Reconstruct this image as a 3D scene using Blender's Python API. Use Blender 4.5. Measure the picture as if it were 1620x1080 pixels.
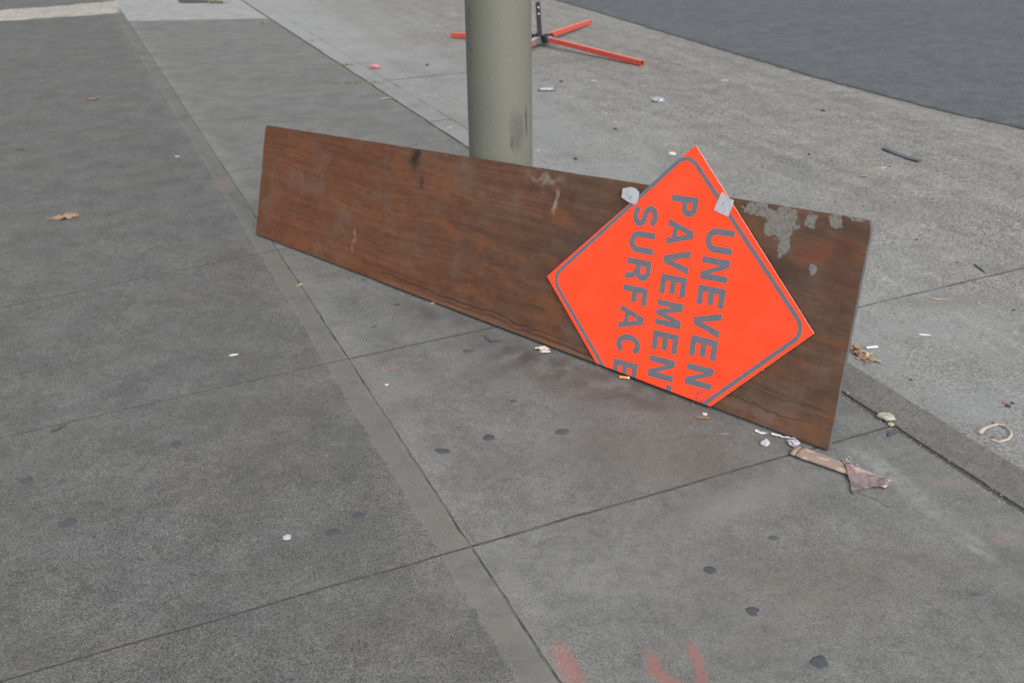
import bpy, bmesh, math, random
from mathutils import Vector, Matrix, noise as mn

# ------------------------------------------------------------------ camera, world, sun, exposure
for o in list(bpy.data.objects): bpy.data.objects.remove(o)
scn = bpy.context.scene
COL = scn.collection
CAM_H = 1.6
PITCH, ROLL = math.radians(26.4), math.radians(0.9)
cr, sr = math.cos(ROLL), math.sin(ROLL)
FW = Vector((0, math.cos(PITCH), -math.sin(PITCH)))
R0, U0 = Vector((1, 0, 0)), Vector((0, math.sin(PITCH), math.cos(PITCH)))
RT, UP = R0*cr - U0*sr, R0*sr + U0*cr
cam_d = bpy.data.cameras.new('camera'); cam = bpy.data.objects.new('camera', cam_d); COL.objects.link(cam)
cam.matrix_world = Matrix(((RT.x, UP.x, -FW.x, 0), (RT.y, UP.y, -FW.y, 0), (RT.z, UP.z, -FW.z, CAM_H), (0, 0, 0, 1)))
cam_d.sensor_width = 36; cam_d.lens = 35; cam_d.clip_start = 0.05; cam_d.clip_end = 600
cam_d.dof.use_dof = True; cam_d.dof.focus_distance = 2.75; cam_d.dof.aperture_fstop = 4.8
scn.camera = cam

SUN_EL, SUN_AZ = math.radians(42), math.radians(152)      # veiled sun, low, behind the camera on the road side
world = bpy.data.worlds.new('World'); scn.world = world; world.use_nodes = True
wt = world.node_tree; wt.nodes.clear()
sky = wt.nodes.new('ShaderNodeTexSky'); sky.sky_type = 'NISHITA'; sky.sun_disc = False
sky.sun_elevation = SUN_EL; sky.sun_rotation = SUN_AZ; sky.dust_density = 4; sky.air_density = 1.5
hs = wt.nodes.new('ShaderNodeHueSaturation'); hs.inputs['Saturation'].default_value = 0.26
bg = wt.nodes.new('ShaderNodeBackground'); bg.inputs['Strength'].default_value = 0.15
wo = wt.nodes.new('ShaderNodeOutputWorld')
wt.links.new(sky.outputs[0], hs.inputs['Color']); wt.links.new(hs.outputs[0], bg.inputs['Color']); wt.links.new(bg.outputs[0], wo.inputs[0])
sd = bpy.data.lights.new('sun', 'SUN'); sd.energy = 1.3; sd.angle = math.radians(60); sd.color = (1, .97, .93)
so = bpy.data.objects.new('sun', sd); COL.objects.link(so)
sdir = Vector((math.sin(SUN_AZ)*math.cos(SUN_EL), math.cos(SUN_AZ)*math.cos(SUN_EL), math.sin(SUN_EL)))
so.rotation_euler = sdir.to_track_quat('Z', 'Y').to_euler(); so.location = sdir*20
scn.view_settings.view_transform = 'Standard'; scn.view_settings.look = 'None'
scn.view_settings.gamma = 1; scn.view_settings.use_curve_mapping = False
scn.view_settings.exposure = 0.70
scn.render.engine = 'CYCLES'

# ------------------------------------------------------------------ geometry helpers
rnd = random.Random(7)
K = CAM_H/1.5
def ray(x, y):
    d = FW*1575 + RT*(x-810) + UP*(540-y); d.normalize(); return d
ORG = Vector((-.108*K, 1.925*K, 0)); D_ = Vector((-.4003, .9164, 0)); E_ = Vector((.9164, .4003, 0))   # along / across the pavement
def pq(v): v = v-ORG; return v.dot(E_), v.dot(D_)
def wp(p, q, z=0): w = ORG + E_*p + D_*q; return Vector((w.x, w.y, z))
CURB_P, CURB_W = 1.385, .165                                        # curb joint and curb width
def sm(a, b, x):
    t = min(1, max(0, (x-a)/(b-a))); return t*t*(3-2*t)
def gz(x, y):
    """height of the ground: the gutter lies lower than the curb, the drop fading out towards the driveway"""
    p, q = pq(Vector((x, y, 0)))
    if p < CURB_P + CURB_W: return 0.0
    drop = .006 + .034*(1-sm(.3, 1.9, q))
    a = p-(CURB_P+CURB_W)
    return -drop*(1-.45*sm(.3, 2.2, a)) if a > 0 else 0.0
def G(x, y, up=0):
    """point of the ground that the photograph shows at pixel (x, y)"""
    d = ray(x, y); z = 0
    for _ in range(4):
        t = (z+up-CAM_H)/d.z; P = Vector((0, 0, CAM_H)) + d*t; z = gz(P.x, P.y)
    return P
def link(name, me, mat=None, parent=None):
    o = bpy.data.objects.new(name, me); COL.objects.link(o)
    if mat is not None:
        for m in (mat if isinstance(mat, (list, tuple)) else [mat]): me.materials.append(m)
    if parent: o.parent = parent
    return o
def empty(name, loc=(0, 0, 0), mw=None):
    o = bpy.data.objects.new(name, None); COL.objects.link(o); o.empty_display_size = .05
    if mw is not None: o.matrix_world = mw
    else: o.location = loc
    return o
def tag(o, label=None, cat=None, group=None, kind=None):
    if label: o['label'] = label
    if cat: o['category'] = cat
    if group: o['group'] = group
    if kind: o['kind'] = kind
    return o
def bm_mesh(bm, name='mesh', smooth=False):
    bmesh.ops.recalc_face_normals(bm, faces=bm.faces)
    me = bpy.data.meshes.new(name); bm.to_mesh(me); bm.free()
    if smooth:
        for p in me.polygons: p.use_smooth = True
    return me
def add_box(bm, c, s, R=None, bev=0):
    r = bmesh.ops.create_cube(bm, size=1); vs = r['verts']
    for v in vs:
        p = Vector((v.co.x*s[0], v.co.y*s[1], v.co.z*s[2]))
        if R: p = R @ p
        v.co = p + Vector(c)
    if bev:
        es = list({e for v in vs for e in v.link_edges})
        bmesh.ops.bevel(bm, geom=es, offset=bev, segments=2, affect='EDGES')
def add_tube(bm, pts, rad, n=8, caps=True, flat=1.0):
    pts = [Vector(p) for p in pts]; rings = []
    for i, p in enumerate(pts):
        t = (pts[min(i+1, len(pts)-1)]-pts[max(i-1, 0)]).normalized()
        a = t.cross(Vector((0, 0, 1)));  a = a.normalized() if a.length > 1e-4 else Vector((1, 0, 0))
        b = a.cross(t).normalized(); r = rad[i] if isinstance(rad, (list, tuple)) else rad
        rings.append([bm.verts.new(p + a*(r*math.cos(2*math.pi*k/n)) + b*(r*flat*math.sin(2*math.pi*k/n))) for k in range(n)])
    for A, B in zip(rings, rings[1:]):
        for k in range(n): bm.faces.new((A[k], A[(k+1) % n], B[(k+1) % n], B[k]))
    if caps: bm.faces.new(rings[0]); bm.faces.new(rings[-1][::-1])
def sheet(bm, poly, zf, th, rings=4, smooth_t=None):
    """thin solid sheet over a star-shaped outline, its height from zf(x, y)"""
    cx = sum(p[0] for p in poly)/len(poly); cy = sum(p[1] for p in poly)/len(poly)
    def layer(dz):
        c = bm.verts.new((cx, cy, zf(cx, cy)+dz)); L = []
        for r in range(1, rings+1):
            L.append([bm.verts.new((x, y, zf(x, y)+dz)) for x, y in [(cx+(p[0]-cx)*r/rings, cy+(p[1]-cy)*r/rings) for p in poly]])
        n = len(poly)
        for k in range(n):
            bm.faces.new((c, L[0][k], L[0][(k+1) % n]))
            for A, B in zip(L, L[1:]): bm.faces.new((A[k], B[k], B[(k+1) % n], A[(k+1) % n]))
        return L[-1]
    a = layer(th); b = layer(0); n = len(poly)
    for k in range(n): bm.faces.new((a[k], b[k], b[(k+1) % n], a[(k+1) % n]))
def dens(poly, step):
    out = []
    for i, a in enumerate(poly):
        b = poly[(i+1) % len(poly)]; L = math.dist(a, b); n = max(1, round(L/step))
        for k in range(n): out.append((a[0]+(b[0]-a[0])*k/n, a[1]+(b[1]-a[1])*k/n))
    return out

# ------------------------------------------------------------------ material helper
class MT:
    def __init__(s, name, rough=.85, spec=.35):
        s.m = bpy.data.materials.new(name); s.m.use_nodes = True; s.t = s.m.node_tree
        s.b = s.t.nodes['Principled BSDF']; s.b.inputs['Roughness'].default_value = rough
        s.b.inputs['Specular IOR Level'].default_value = spec
    def n(s, ty, **kw):
        nd = s.t.nodes.new(ty)
        for k, v in kw.items(): setattr(nd, k, v)
        return nd
    def put(s, sock, v):
        if isinstance(v, bpy.types.NodeSocket): s.t.links.new(v, sock)
        elif v is not None:
            if sock.type == 'RGBA' and isinstance(v, (tuple, list)) and len(v) == 3: v = (*v, 1)
            if sock.type == 'RGBA' and isinstance(v, (int, float)): v = (v, v, v, 1)
            sock.default_value = v
    def ma(s, op, a, b=None, c=None, clamp=False):
        nd = s.n('ShaderNodeMath', operation=op, use_clamp=clamp); s.put(nd.inputs[0], a); s.put(nd.inputs[1], b); s.put(nd.inputs[2], c); return nd.outputs[0]
    def ve(s, op, a, b=None):
        nd = s.n('ShaderNodeVectorMath', operation=op); s.put(nd.inputs[0], a)
        if op == 'SCALE': s.put(nd.inputs['Scale'], b)
        else: s.put(nd.inputs[1], b)
        return nd.outputs['Value'] if op in ('DOT_PRODUCT', 'LENGTH', 'DISTANCE') else nd.outputs[0]
    def pos(s): return s.n('ShaderNodeNewGeometry').outputs['Position']
    def obj(s): return s.n('ShaderNodeTexCoord').outputs['Object']
    def noise(s, vec, scale, detail=3, rough=.5, col=False, dist=0):
        nd = s.n('ShaderNodeTexNoise'); s.put(nd.inputs['Vector'], vec); s.put(nd.inputs['Scale'], scale)
        s.put(nd.inputs['Detail'], detail); s.put(nd.inputs['Roughness'], rough); s.put(nd.inputs['Distortion'], dist)
        return nd.outputs['Color' if col else 'Fac']
    def voro(s, vec, scale, out='Color', rnd=1):
        nd = s.n('ShaderNodeTexVoronoi'); s.put(nd.inputs['Vector'], vec); s.put(nd.inputs['Scale'], scale); s.put(nd.inputs['Randomness'], rnd); return nd.outputs[out]
    def mr(s, v, a, b, c=0., d=1., smooth=True):
        nd = s.n('ShaderNodeMapRange'); nd.interpolation_type = 'SMOOTHSTEP' if smooth else 'LINEAR'
        for i, x in enumerate((v, a, b, c, d)): s.put(nd.inputs[i], x)
        return nd.outputs[0]
    def mix(s, f, a, b, mode='MIX'):
        nd = s.n('ShaderNodeMix', data_type='RGBA', blend_type=mode); s.put(nd.inputs['Factor'], f); s.put(nd.inputs['A'], a) if False else s.put(nd.inputs[6], a); s.put(nd.inputs[7], b)
        return nd.outputs[2]
    def mul(s, c, f):                                    # colour times a float
        return s.ve('SCALE', c, f)
    def red(s, c): nd = s.n('ShaderNodeSeparateColor'); s.put(nd.inputs[0], c); return nd.outputs[0]
    def stretch(s, vec, sc):
        nd = s.n('ShaderNodeMapping'); s.put(nd.inputs['Vector'], vec); nd.inputs['Scale'].default_value = sc; return nd.outputs[0]
    def bump(s, h, strength, dist=.001):
        nd = s.n('ShaderNodeBump'); s.put(nd.inputs['Height'], h); nd.inputs['Strength'].default_value = strength; nd.inputs['Distance'].default_value = dist
        s.t.links.new(nd.outputs[0], s.b.inputs['Normal'])
    def blob(s, vec, c, ax, rx, ry, soft=.5):
        """soft ellipse at c; ax = direction of its long side"""
        ax = Vector(ax).normalized(); ay = Vector((-ax.y, ax.x, 0)) if abs(ax.z) < 1e-6 else Vector((-ax.z, 0, ax.x))
        d = s.ve('SUBTRACT', vec, tuple(c))
        a = s.ma('DIVIDE', s.ve('DOT_PRODUCT', d, tuple(ax)), rx); b = s.ma('DIVIDE', s.ve('DOT_PRODUCT', d, tuple(ay)), ry)
        r = s.ma('SQRT', s.ma('ADD', s.ma('MULTIPLY', a, a), s.ma('MULTIPLY', b, b)))
        return s.mr(r, 1-soft, 1+soft*.4, 1, 0)
    def color(s, c): s.put(s.b.inputs['Base Color'], c)
    def rough(s, v): s.put(s.b.inputs['Roughness'], v)
def plain(name, col, rough=.7, var=.18, scale=60, bump=.3, spec=.35, metal=0, dist=.001):
    m = MT(name, rough, spec); v = m.obj(); f = m.noise(v, scale, 4, .6)
    m.color(m.mul(m.mix(m.noise(v, scale*.2, 2), tuple(c*.85 for c in col), col), m.mr(f, .25, .75, 1-var, 1+var)))
    m.b.inputs['Metallic'].default_value = metal
    if bump: m.bump(f, bump, dist)
    return m.m

# ---- concrete family
def concrete(name, lo, hi, agg=.35, marks=None, cell=300, streak=None, joint_band=False, coarse=0):
    m = MT(name, .96, .12); P = m.pos()
    base = m.mix(m.noise(P, .9, 5, .6), lo, hi)
    mott = m.noise(P, 6, 5, .62); mot2 = m.noise(P, 28, 4, .6)
    c = m.mul(base, m.mr(mott, .28, .72, .87, 1.13)); c = m.mul(c, m.mr(mot2, .28, .72, .91, 1.09)); c = m.mix(m.mr(m.noise(m.ve('ADD', P, (7, 3, 0)), 2.3, 5, .65), .35, .65, 0, .5), c, m.ve('MULTIPLY', c, (1.05, 1.02, .96)))
    if streak:
        sv = m.n('ShaderNodeVectorRotate', rotation_type='Z_AXIS'); m.put(sv.inputs['Vector'], P); sv.inputs['Angle'].default_value = -math.radians(23.6)
        st = m.noise(m.stretch(sv.outputs[0], streak), 1, 5, .65)
        c = m.mul(c, m.mr(st, .3, .7, .87, 1.13))
    g = m.voro(P, cell); gr = m.red(g); n2 = m.noise(P, 520, 2, .6)
    grain = m.ma('MULTIPLY_ADD', m.ma('SUBTRACT', gr, .5), .75, m.ma('MULTIPLY', m.ma('SUBTRACT', n2, .5), 1.6))
    if coarse: grain = m.ma('MULTIPLY_ADD', m.ma('SUBTRACT', m.noise(P, 95, 3, .7), .5), coarse, grain)
    amp = m.ma('MULTIPLY', m.mr(m.noise(P, 1.7, 4), .3, .7, .8, 1.3), agg*1.45)
    band = None
    if joint_band:
        d = m.ve('DOT_PRODUCT', m.ve('SUBTRACT', P, tuple(ORG)), tuple(E_))
        d = m.ma('ADD', d, m.ma('MULTIPLY', m.ma('SUBTRACT', m.noise(P, 7, 4, .65), .5), .04))
        q = m.ve('DOT_PRODUCT', m.ve('SUBTRACT', P, tuple(ORG)), tuple(D_))
        band = m.ma('MULTIPLY', m.mr(d, -.088, -.066), m.mr(d, .0, .012, 1, 0))
        band = m.ma('MULTIPLY', band, m.mr(q, 2.2, 3.6, 1, .35))
        edge = m.ma('MULTIPLY', m.mr(d, -.088, -.079), m.mr(d, -.079, -.064, 1, 0))
        halo = m.ma('MULTIPLY', m.mr(d, -.2, -.07, 0, 1), m.mr(d, .02, .12, 1, 0))
        amp = m.ma('MULTIPLY', amp, m.mr(band, 0, 1, 1, .28, False))
        c = m.mix(m.ma('MULTIPLY', halo, m.mr(m.noise(P, 5, 4), .35, .65, 0, .35)), c, (.14, .139, .131))
        c = m.mix(m.ma('MULTIPLY', band, m.mr(m.noise(P, 9, 5, .7), .3, .7, .25, .95)), c, (.122, .120, .108))
        c = m.mix(m.ma('MULTIPLY', edge, .28), c, (.155, .152, .14))
        side = m.mr(d, -.02, .02)
        c = m.mix(m.ma('MULTIPLY', side, .85), c, m.ve('MULTIPLY', c, (1.36, 1.37, 1.35)))
        amp = m.ma('MULTIPLY', amp, m.mr(side, 0, 1, 1, .66, False))
    c = m.mul(c, m.ma('ADD', 1, m.ma('MULTIPLY', grain, amp)))
    # sparse pale chips and dark pits
    v1 = m.n('ShaderNodeTexVoronoi'); m.put(v1.inputs['Vector'], P); v1.inputs['Scale'].default_value = 120
    on = m.ma('MULTIPLY', m.mr(v1.outputs['Distance'], .10, .16, 1, 0), m.ma('GREATER_THAN', m.red(v1.outputs['Color']), .91))
    c = m.mix(m.ma('MULTIPLY', on, .55), c, (.5, .48, .45))
    v2 = m.n('ShaderNodeTexVoronoi'); m.put(v2.inputs['Vector'], m.ve('ADD', P, (3.1, 1.7, 0))); v2.inputs['Scale'].default_value = 70
    off = m.ma('MULTIPLY', m.mr(v2.outputs['Distance'], .10, .2, 1, 0), m.ma('GREATER_THAN', m.red(v2.outputs['Color']), .90))
    v3 = m.n('ShaderNodeTexVoronoi'); m.put(v3.inputs['Vector'], m.ve('ADD', P, m.ve('SCALE', m.noise(P, 40, 3, .6, col=True), .03))); v3.inputs['Scale'].default_value = 14
    sp = m.ma('MULTIPLY', m.mr(v3.outputs['Distance'], .06, .16, 1, 0), m.ma('GREATER_THAN', m.red(v3.outputs['Color']), .90))
    c = m.mix(m.ma('MULTIPLY', sp, .4), c, (.05, .047, .043))
    c = m.mix(m.ma('MULTIPLY', off, .7), c, (.045, .043, .04))
    if marks: c = marks(m, P, c)
    m.color(c); h = m.ma('ADD', m.ma('MULTIPLY', grain, 1.0), m.ma('MULTIPLY', off, -2))
    m.bump(h, .35, .0012)
    return m.m
def on_g(x, y): return G(x, y)
def sidewalk_marks(m, P, c):
    W = m.ve('ADD', P, m.ve('SCALE', m.ve('SUBTRACT', m.noise(P, 9, 3, .6, col=True), (.5, .5, .5)), .09))
    Wf = m.ve('ADD', P, m.ve('SCALE', m.ve('SUBTRACT', m.noise(P, 30, 3, .6, col=True), (.5, .5, .5)), .022))
    brk = m.mr(m.noise(P, 40, 4, .6), .3, .6)
    def st(px, rx, ry, ax, col, amt, soft=.8, vec=None, tex=None):
        nonlocal c
        g = G(*px); f = m.blob(vec or W, (g.x, g.y, 0), ax, rx, ry, soft)
        if tex: f = m.ma('MULTIPLY', f, tex)
        c = m.mix(m.ma('MULTIPLY', f, amt), c, col)
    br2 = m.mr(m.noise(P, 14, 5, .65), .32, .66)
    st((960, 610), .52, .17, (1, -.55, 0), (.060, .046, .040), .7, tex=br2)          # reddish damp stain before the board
    st((1050, 720), .33, .17, (1, -.4, 0), (.095, .080, .070), .45)
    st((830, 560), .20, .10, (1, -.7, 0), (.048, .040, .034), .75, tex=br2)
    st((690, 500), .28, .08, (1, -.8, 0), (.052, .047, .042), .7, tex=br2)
    st((620, 610), .14, .10, (1, .2, 0), (.15, .15, .145), .4)
    st((900, 900), .36, .22, (1, .2, 0), (.155, .155, .148), .45, tex=br2)
    st((1300, 940), .42, .16, (1, .3, 0), (.12, .105, .088), .45, tex=br2)
    st((1180, 790), .30, .07, (1, .45, 0), (.165, .165, .16), .45)
    pale = (.225, .225, .225)
    st((1395, 742), .14, .045, (.45, -1, 0), pale, .55, tex=brk)                     # pale dusty smear by the curb
    st((1470, 800), .10, .04, (.45, -1, 0), pale, .35, tex=brk)
    st((1545, 862), .07, .03, (.45, -1, 0), pale, .45, tex=brk)
    st((1500, 765), .08, .035, (1, -.2, 0), (.20, .13, .125), .4, tex=brk)
    st((1592, 852), .05, .03, (1, 0, 0), (.22, .15, .15), .5, tex=brk)
    st((352, 292), .07, .16, (.9, .4, 0), (.15, .11, .115), .4)                       # faint pink by the long joint
    st((622, 582), .022, .012, (1, .2, 0), (.30, .10, .10), .5, vec=Wf)
    st((1400, 870), .07, .02, (1, -.5, 0), (.10, .09, .08), .5, tex=br2)
    st((470, 150), .5, .05, (1, .4, 0), (.16, .16, .155), .5, tex=brk)
    st((420, 240), .35, .10, (.2, 1, 0), (.16, .16, .157), .45, tex=br2)
    st((590, 250), .5, .4, (.2, 1, 0), (.14, .14, .137), .35)
    # sprayed coral marks at the bottom of the picture
    coral = (.26, .09, .078); spk = m.mr(m.noise(P, 260, 3, .8), .38, .52)
    for A, B, r in (((884, 1022), (918, 1090), .024), ((1030, 1038), (1040, 1066), .017), ((1040, 1066), (1078, 1086), .016), ((1094, 1020), (1108, 1058), .014), ((1108, 1058), (1112, 1090), .014)):
        a, b = G(*A), G(*B); d = b-a; mid = (a+b)/2
        f = m.blob(Wf, (mid.x, mid.y, 0), (d.x, d.y, 0), d.length/2+r*1.2, r*1.15, .75)
        c = m.mix(m.ma('MULTIPLY', m.ma('MULTIPLY', f, m.mr(spk, 0, 1, .2, 1, False)), .6), c, coral)
    return c
def gutter_marks(m, P, c):
    W = m.ve('ADD', P, m.ve('SCALE', m.ve('SUBTRACT', m.noise(P, 3, 4, .6, col=True), (.5, .5, .5)), .25))
    d = m.ve('DOT_PRODUCT', m.ve('SUBTRACT', W, tuple(ORG)), tuple(E_))
    q = m.ve('DOT_PRODUCT', m.ve('SUBTRACT', P, tuple(ORG)), tuple(D_))
    near = m.mr(d, 1.7, 3.3, 1, 0)
    c = m.mix(m.ma('MULTIPLY', near, m.mr(m.noise(P, 2.2, 5, .6), .3, .7, .25, .75)), c, (.185, .195, .197))
    far = m.mr(q, 5.4, 7.2)
    c = m.mix(m.ma('MULTIPLY', far, m.ma('MULTIPLY', m.mr(d, 1.5, 2.6, 1, 0), .5)), c, (.225, .228, .226))
    c = m.mix(m.ma('MULTIPLY', m.mr(m.noise(P, 5, 6, .7), .52, .68), .35), c, (.10, .092, .085))
    for px, rx, ry, a in (((1500, 475), .30, .10, .5), ((1120, 265), .3, .12, .35), ((870, 95), .7, .25, .45), ((700, 60), .9, .3, .35), ((1400, 330), .5, .15, .3)):
        g = G(*px); f = m.blob(W, (g.x, g.y, 0), (1, .1, 0), rx, ry, .8); c = m.mix(m.ma('MULTIPLY', f, a), c, (.125, .115, .105))
    return c
M = {}
M['walk'] = concrete('sidewalk_concrete', (.074, .0755, .0755), (.099, .1, .0985), .72, sidewalk_marks, cell=340, joint_band=True)
M['pale'] = concrete('pale_new_concrete', (.185, .193, .193), (.22, .228, .228), .15)
M['curb'] = concrete('curb_concrete', (.088, .086, .082), (.118, .115, .11), .65)
M['gutter'] = concrete('gutter_concrete', (.132, .131, .124), (.165, .163, .155), .62, gutter_marks, cell=200, streak=(6, .35, 1), coarse=3.2)
M['strip'] = concrete('patch_mortar', (.20, .19, .175), (.30, .285, .26), .6, cell=60)
M['asphalt'] = concrete('road_asphalt', (.060, .067, .076), (.084, .092, .102), .5, cell=160, coarse=1.2)  # bluish tint puts the sky's reflection into the asphalt colour
M['dirt'] = plain('joint_dirt', (.038, .033, .027), .95, .6, 260, .8)
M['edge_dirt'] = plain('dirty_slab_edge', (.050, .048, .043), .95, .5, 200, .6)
M['dirt_light'] = plain('sandy_joint_dirt', (.058, .055, .050), .95, .5, 260, .8)

# ------------------------------------------------------------------ the ground
def lineq(a, b):                       # measured joint line -> world line
    A, B = G(*a), G(*b); return A, B-A
def isect(l1, l2):
    (a, d), (b, e) = l1, l2; den = d.x*e.y-d.y*e.x; t = ((b.x-a.x)*e.y-(b.y-a.y)*e.x)/den
    r = a+d*t; return (r.x, r.y)
def pline(p): return (wp(p, 0), D_)
def qline(q): return (wp(0, q), E_)
def inset(quad, ins):
    n = len(quad); lines = []
    for i in range(n):
        a, b = Vector(quad[i]), Vector(quad[(i+1) % n]); d = (b-a).normalized(); nn = Vector((-d.y, d.x)); lines.append((a+nn*ins[i], d))
    return [isect(lines[i-1], lines[i]) for i in range(n)]
def wob(x, y, amp):
    a = mn.noise(Vector((x*5, y*5, 1)))*amp + mn.noise(Vector((x*22, y*22, 3)))*amp*.45 + mn.noise(Vector((x*70, y*70, 5)))*amp*.22
    b = mn.noise(Vector((x*5, y*5, 11)))*amp + mn.noise(Vector((x*22, y*22, 13)))*amp*.45 + mn.noise(Vector((x*70, y*70, 15)))*amp*.22
    return x+a, y+b
def slab(name, quad, ins, mat, parent, z=0, depth=.02, bev=.0014, wa=.004, step=.02, zf=None):
    """one cast slab with open joints: ins = half joint width on each side"""
    area = sum(quad[i][0]*quad[(i+1) % len(quad)][1]-quad[(i+1) % len(quad)][0]*quad[i][1] for i in range(len(quad)))
    if area < 0: quad = quad[::-1]; ins = [ins[(len(ins)-2-i) % len(ins)] for i in range(len(ins))]
    mxs = max(math.dist(quad[i], quad[(i+1) % 4]) for i in range(4)); step = max(step, mxs/220)
    sd_ = rnd.random()*50
    def ring(extra, dz, chip):
        pts = dens(inset(quad, [i+extra for i in ins]), step); out = []
        for x, y in pts:
            x2, y2 = wob(x, y, wa)
            k = max(0, mn.noise(Vector((x*35, y*35, sd_)))-.25)*chip
            c = Vector((sum(q[0] for q in quad)/4-x, sum(q[1] for q in quad)/4-y)).normalized()
            x2 += c.x*k; y2 += c.y*k
            out.append((x2, y2, z+dz+(zf(x2, y2) if zf else 0)))
        return out
    bm = bmesh.new(); rs = [ring(0, -depth, .0), ring(0, -bev*1.6, .004), ring(bev, 0, .008)]
    n = min(len(r) for r in rs); V = [[bm.verts.new(p) for p in r[:n]] for r in rs]
    for A, B in zip(V, V[1:]):
        for k in range(n): bm.faces.new((A[k], A[(k+1) % n], B[(k+1) % n], B[k]))
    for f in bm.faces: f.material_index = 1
    f = bm.faces.new(V[-1])
    bmesh.ops.triangulate(bm, faces=[f])
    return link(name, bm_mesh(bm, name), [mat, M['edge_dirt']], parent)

base = link('ground', None, None)if False else None
bm = bmesh.new()
S = 220
vs = [bm.verts.new(p) for p in ((-S, -S, -.09), (S, -S, -.09), (S, S, -.09), (-S, S, -.09))]; bm.faces.new(vs)
tag(link('ground', bm_mesh(bm), M['gutter']), kind='structure')

J1 = pline(0); LEFT = pline(-2.6); JC = pline(CURB_P)
sidewalk = tag(empty('sidewalk'), kind='structure')
bm = bmesh.new(); q_ = [wp(-6, -6, -.004), wp(CURB_P+.03, -6, -.004), wp(CURB_P+.03, 22, -.004), wp(-6, 22, -.004)]
bm.faces.new([bm.verts.new(v) for v in q_])
link('joint_bed', bm_mesh(bm), M['dirt_light'], sidewalk)
TL = [lineq((0, 1077), (730, 868)), lineq((0, 692), (548, 568)), lineq((0, 487), (440, 395)), lineq((20, 325), (400, 270))]
def shift(l, dq): return (l[0]+D_*dq, l[1])
TLs = [shift(TL[0], -3.4), shift(TL[0], -2.3), shift(TL[0], -1.17)] + TL + [shift(TL[3], 12)]
wl = [.002, .002, .002, .0018, .0012, .0015, .0006, .001]
wls = [.002, .002, .002, .0025, .003, .008, .004, .002]
for i in range(len(TLs)-1):
    for a, b, wj in ((LEFT, J1, .0016), (pline(-5.2), LEFT, .002)):
        q4 = [isect(TLs[i], a), isect(TLs[i], b), isect(TLs[i+1], b), isect(TLs[i+1], a)]
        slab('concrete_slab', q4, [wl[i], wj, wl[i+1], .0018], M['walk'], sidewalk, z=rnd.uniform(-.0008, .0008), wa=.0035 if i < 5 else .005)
TR = [lineq((757, 860), (1240, 722)), lineq((548, 568), (780, 518)), lineq((440, 395), (760, 330)), lineq((375, 270), (640, 232)), lineq((313, 192), (533, 177)), lineq((205, 34), (410, 30))]
TRs = [shift(TR[0], -3.5), shift(TR[0], -2.35), shift(TR[0], -1.2)] + TR + [shift(TR[5], 6.5)]
wr = [.002, .002, .002, .0036, .0022, .0013, .0008, .0006, .0006, .001]
for i in range(len(TRs)-1):
    q4 = [isect(TRs[i], J1), isect(TRs[i], JC), isect(TRs[i+1], JC), isect(TRs[i+1], J1)]
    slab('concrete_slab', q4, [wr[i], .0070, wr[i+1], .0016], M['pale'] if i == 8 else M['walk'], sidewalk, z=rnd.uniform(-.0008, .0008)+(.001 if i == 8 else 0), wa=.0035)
def dust(P0_, P1_, w0, z, mat, n=500):
    bm = bmesh.new(); prev = None; t = (P1_-P0_).normalized(); n_ = Vector((-t.y, t.x, 0))
    for i in range(n+1):
        P = P0_.lerp(P1_, i/n); x, y = wob(P.x, P.y, .0035); w = w0*max(.15, .75+1.1*mn.noise(Vector((x*9, y*9, 6)))+.6*mn.noise(Vector((x*55, y*55, 6))))
        row = [bm.verts.new((x+n_.x*w, y+n_.y*w, z)), bm.verts.new((x-n_.x*w, y-n_.y*w, z))]
        if prev: bm.faces.new((prev[0], prev[1], row[1], row[0]))
        prev = row
    link('joint_dust', bm_mesh(bm), mat, sidewalk)
M['dust'] = plain('pale_joint_dust', (.088, .085, .077), .95, .4, 160, .5)
dust(wp(0, -1.6), wp(0, 9), .0026, -.0011, M['dust'], 1400)
dust(TR[0][0]-TR[0][1]*0, TR[0][0]+TR[0][1]*1.25, .0018, -.0014, M['dust'])
# curb
curb = tag(empty('curb'), kind='structure')
bm = bmesh.new(); bm.faces.new([bm.verts.new(v) for v in (wp(CURB_P-.03, -6, -.0135), wp(CURB_P+CURB_W+.02, -6, -.085), wp(CURB_P+CURB_W+.02, 22, -.085), wp(CURB_P-.03, 22, -.0135))])
link('joint_bed', bm_mesh(bm), M['dirt'], curb)
cq = [-4.5, -1.6, 1.55, 4.2, 7.6, 14]
for i in range(5):
    q4 = [(v.x, v.y) for v in (wp(CURB_P, cq[i]), wp(CURB_P+CURB_W, cq[i]), wp(CURB_P+CURB_W, cq[i+1]), wp(CURB_P, cq[i+1]))]
    slab('curb_stone', q4, [.002, .0, .002, .0080], M['curb'] if i < 2 else M['gutter'], curb, z=.0015, depth=.08, bev=.004, wa=.005)
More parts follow.
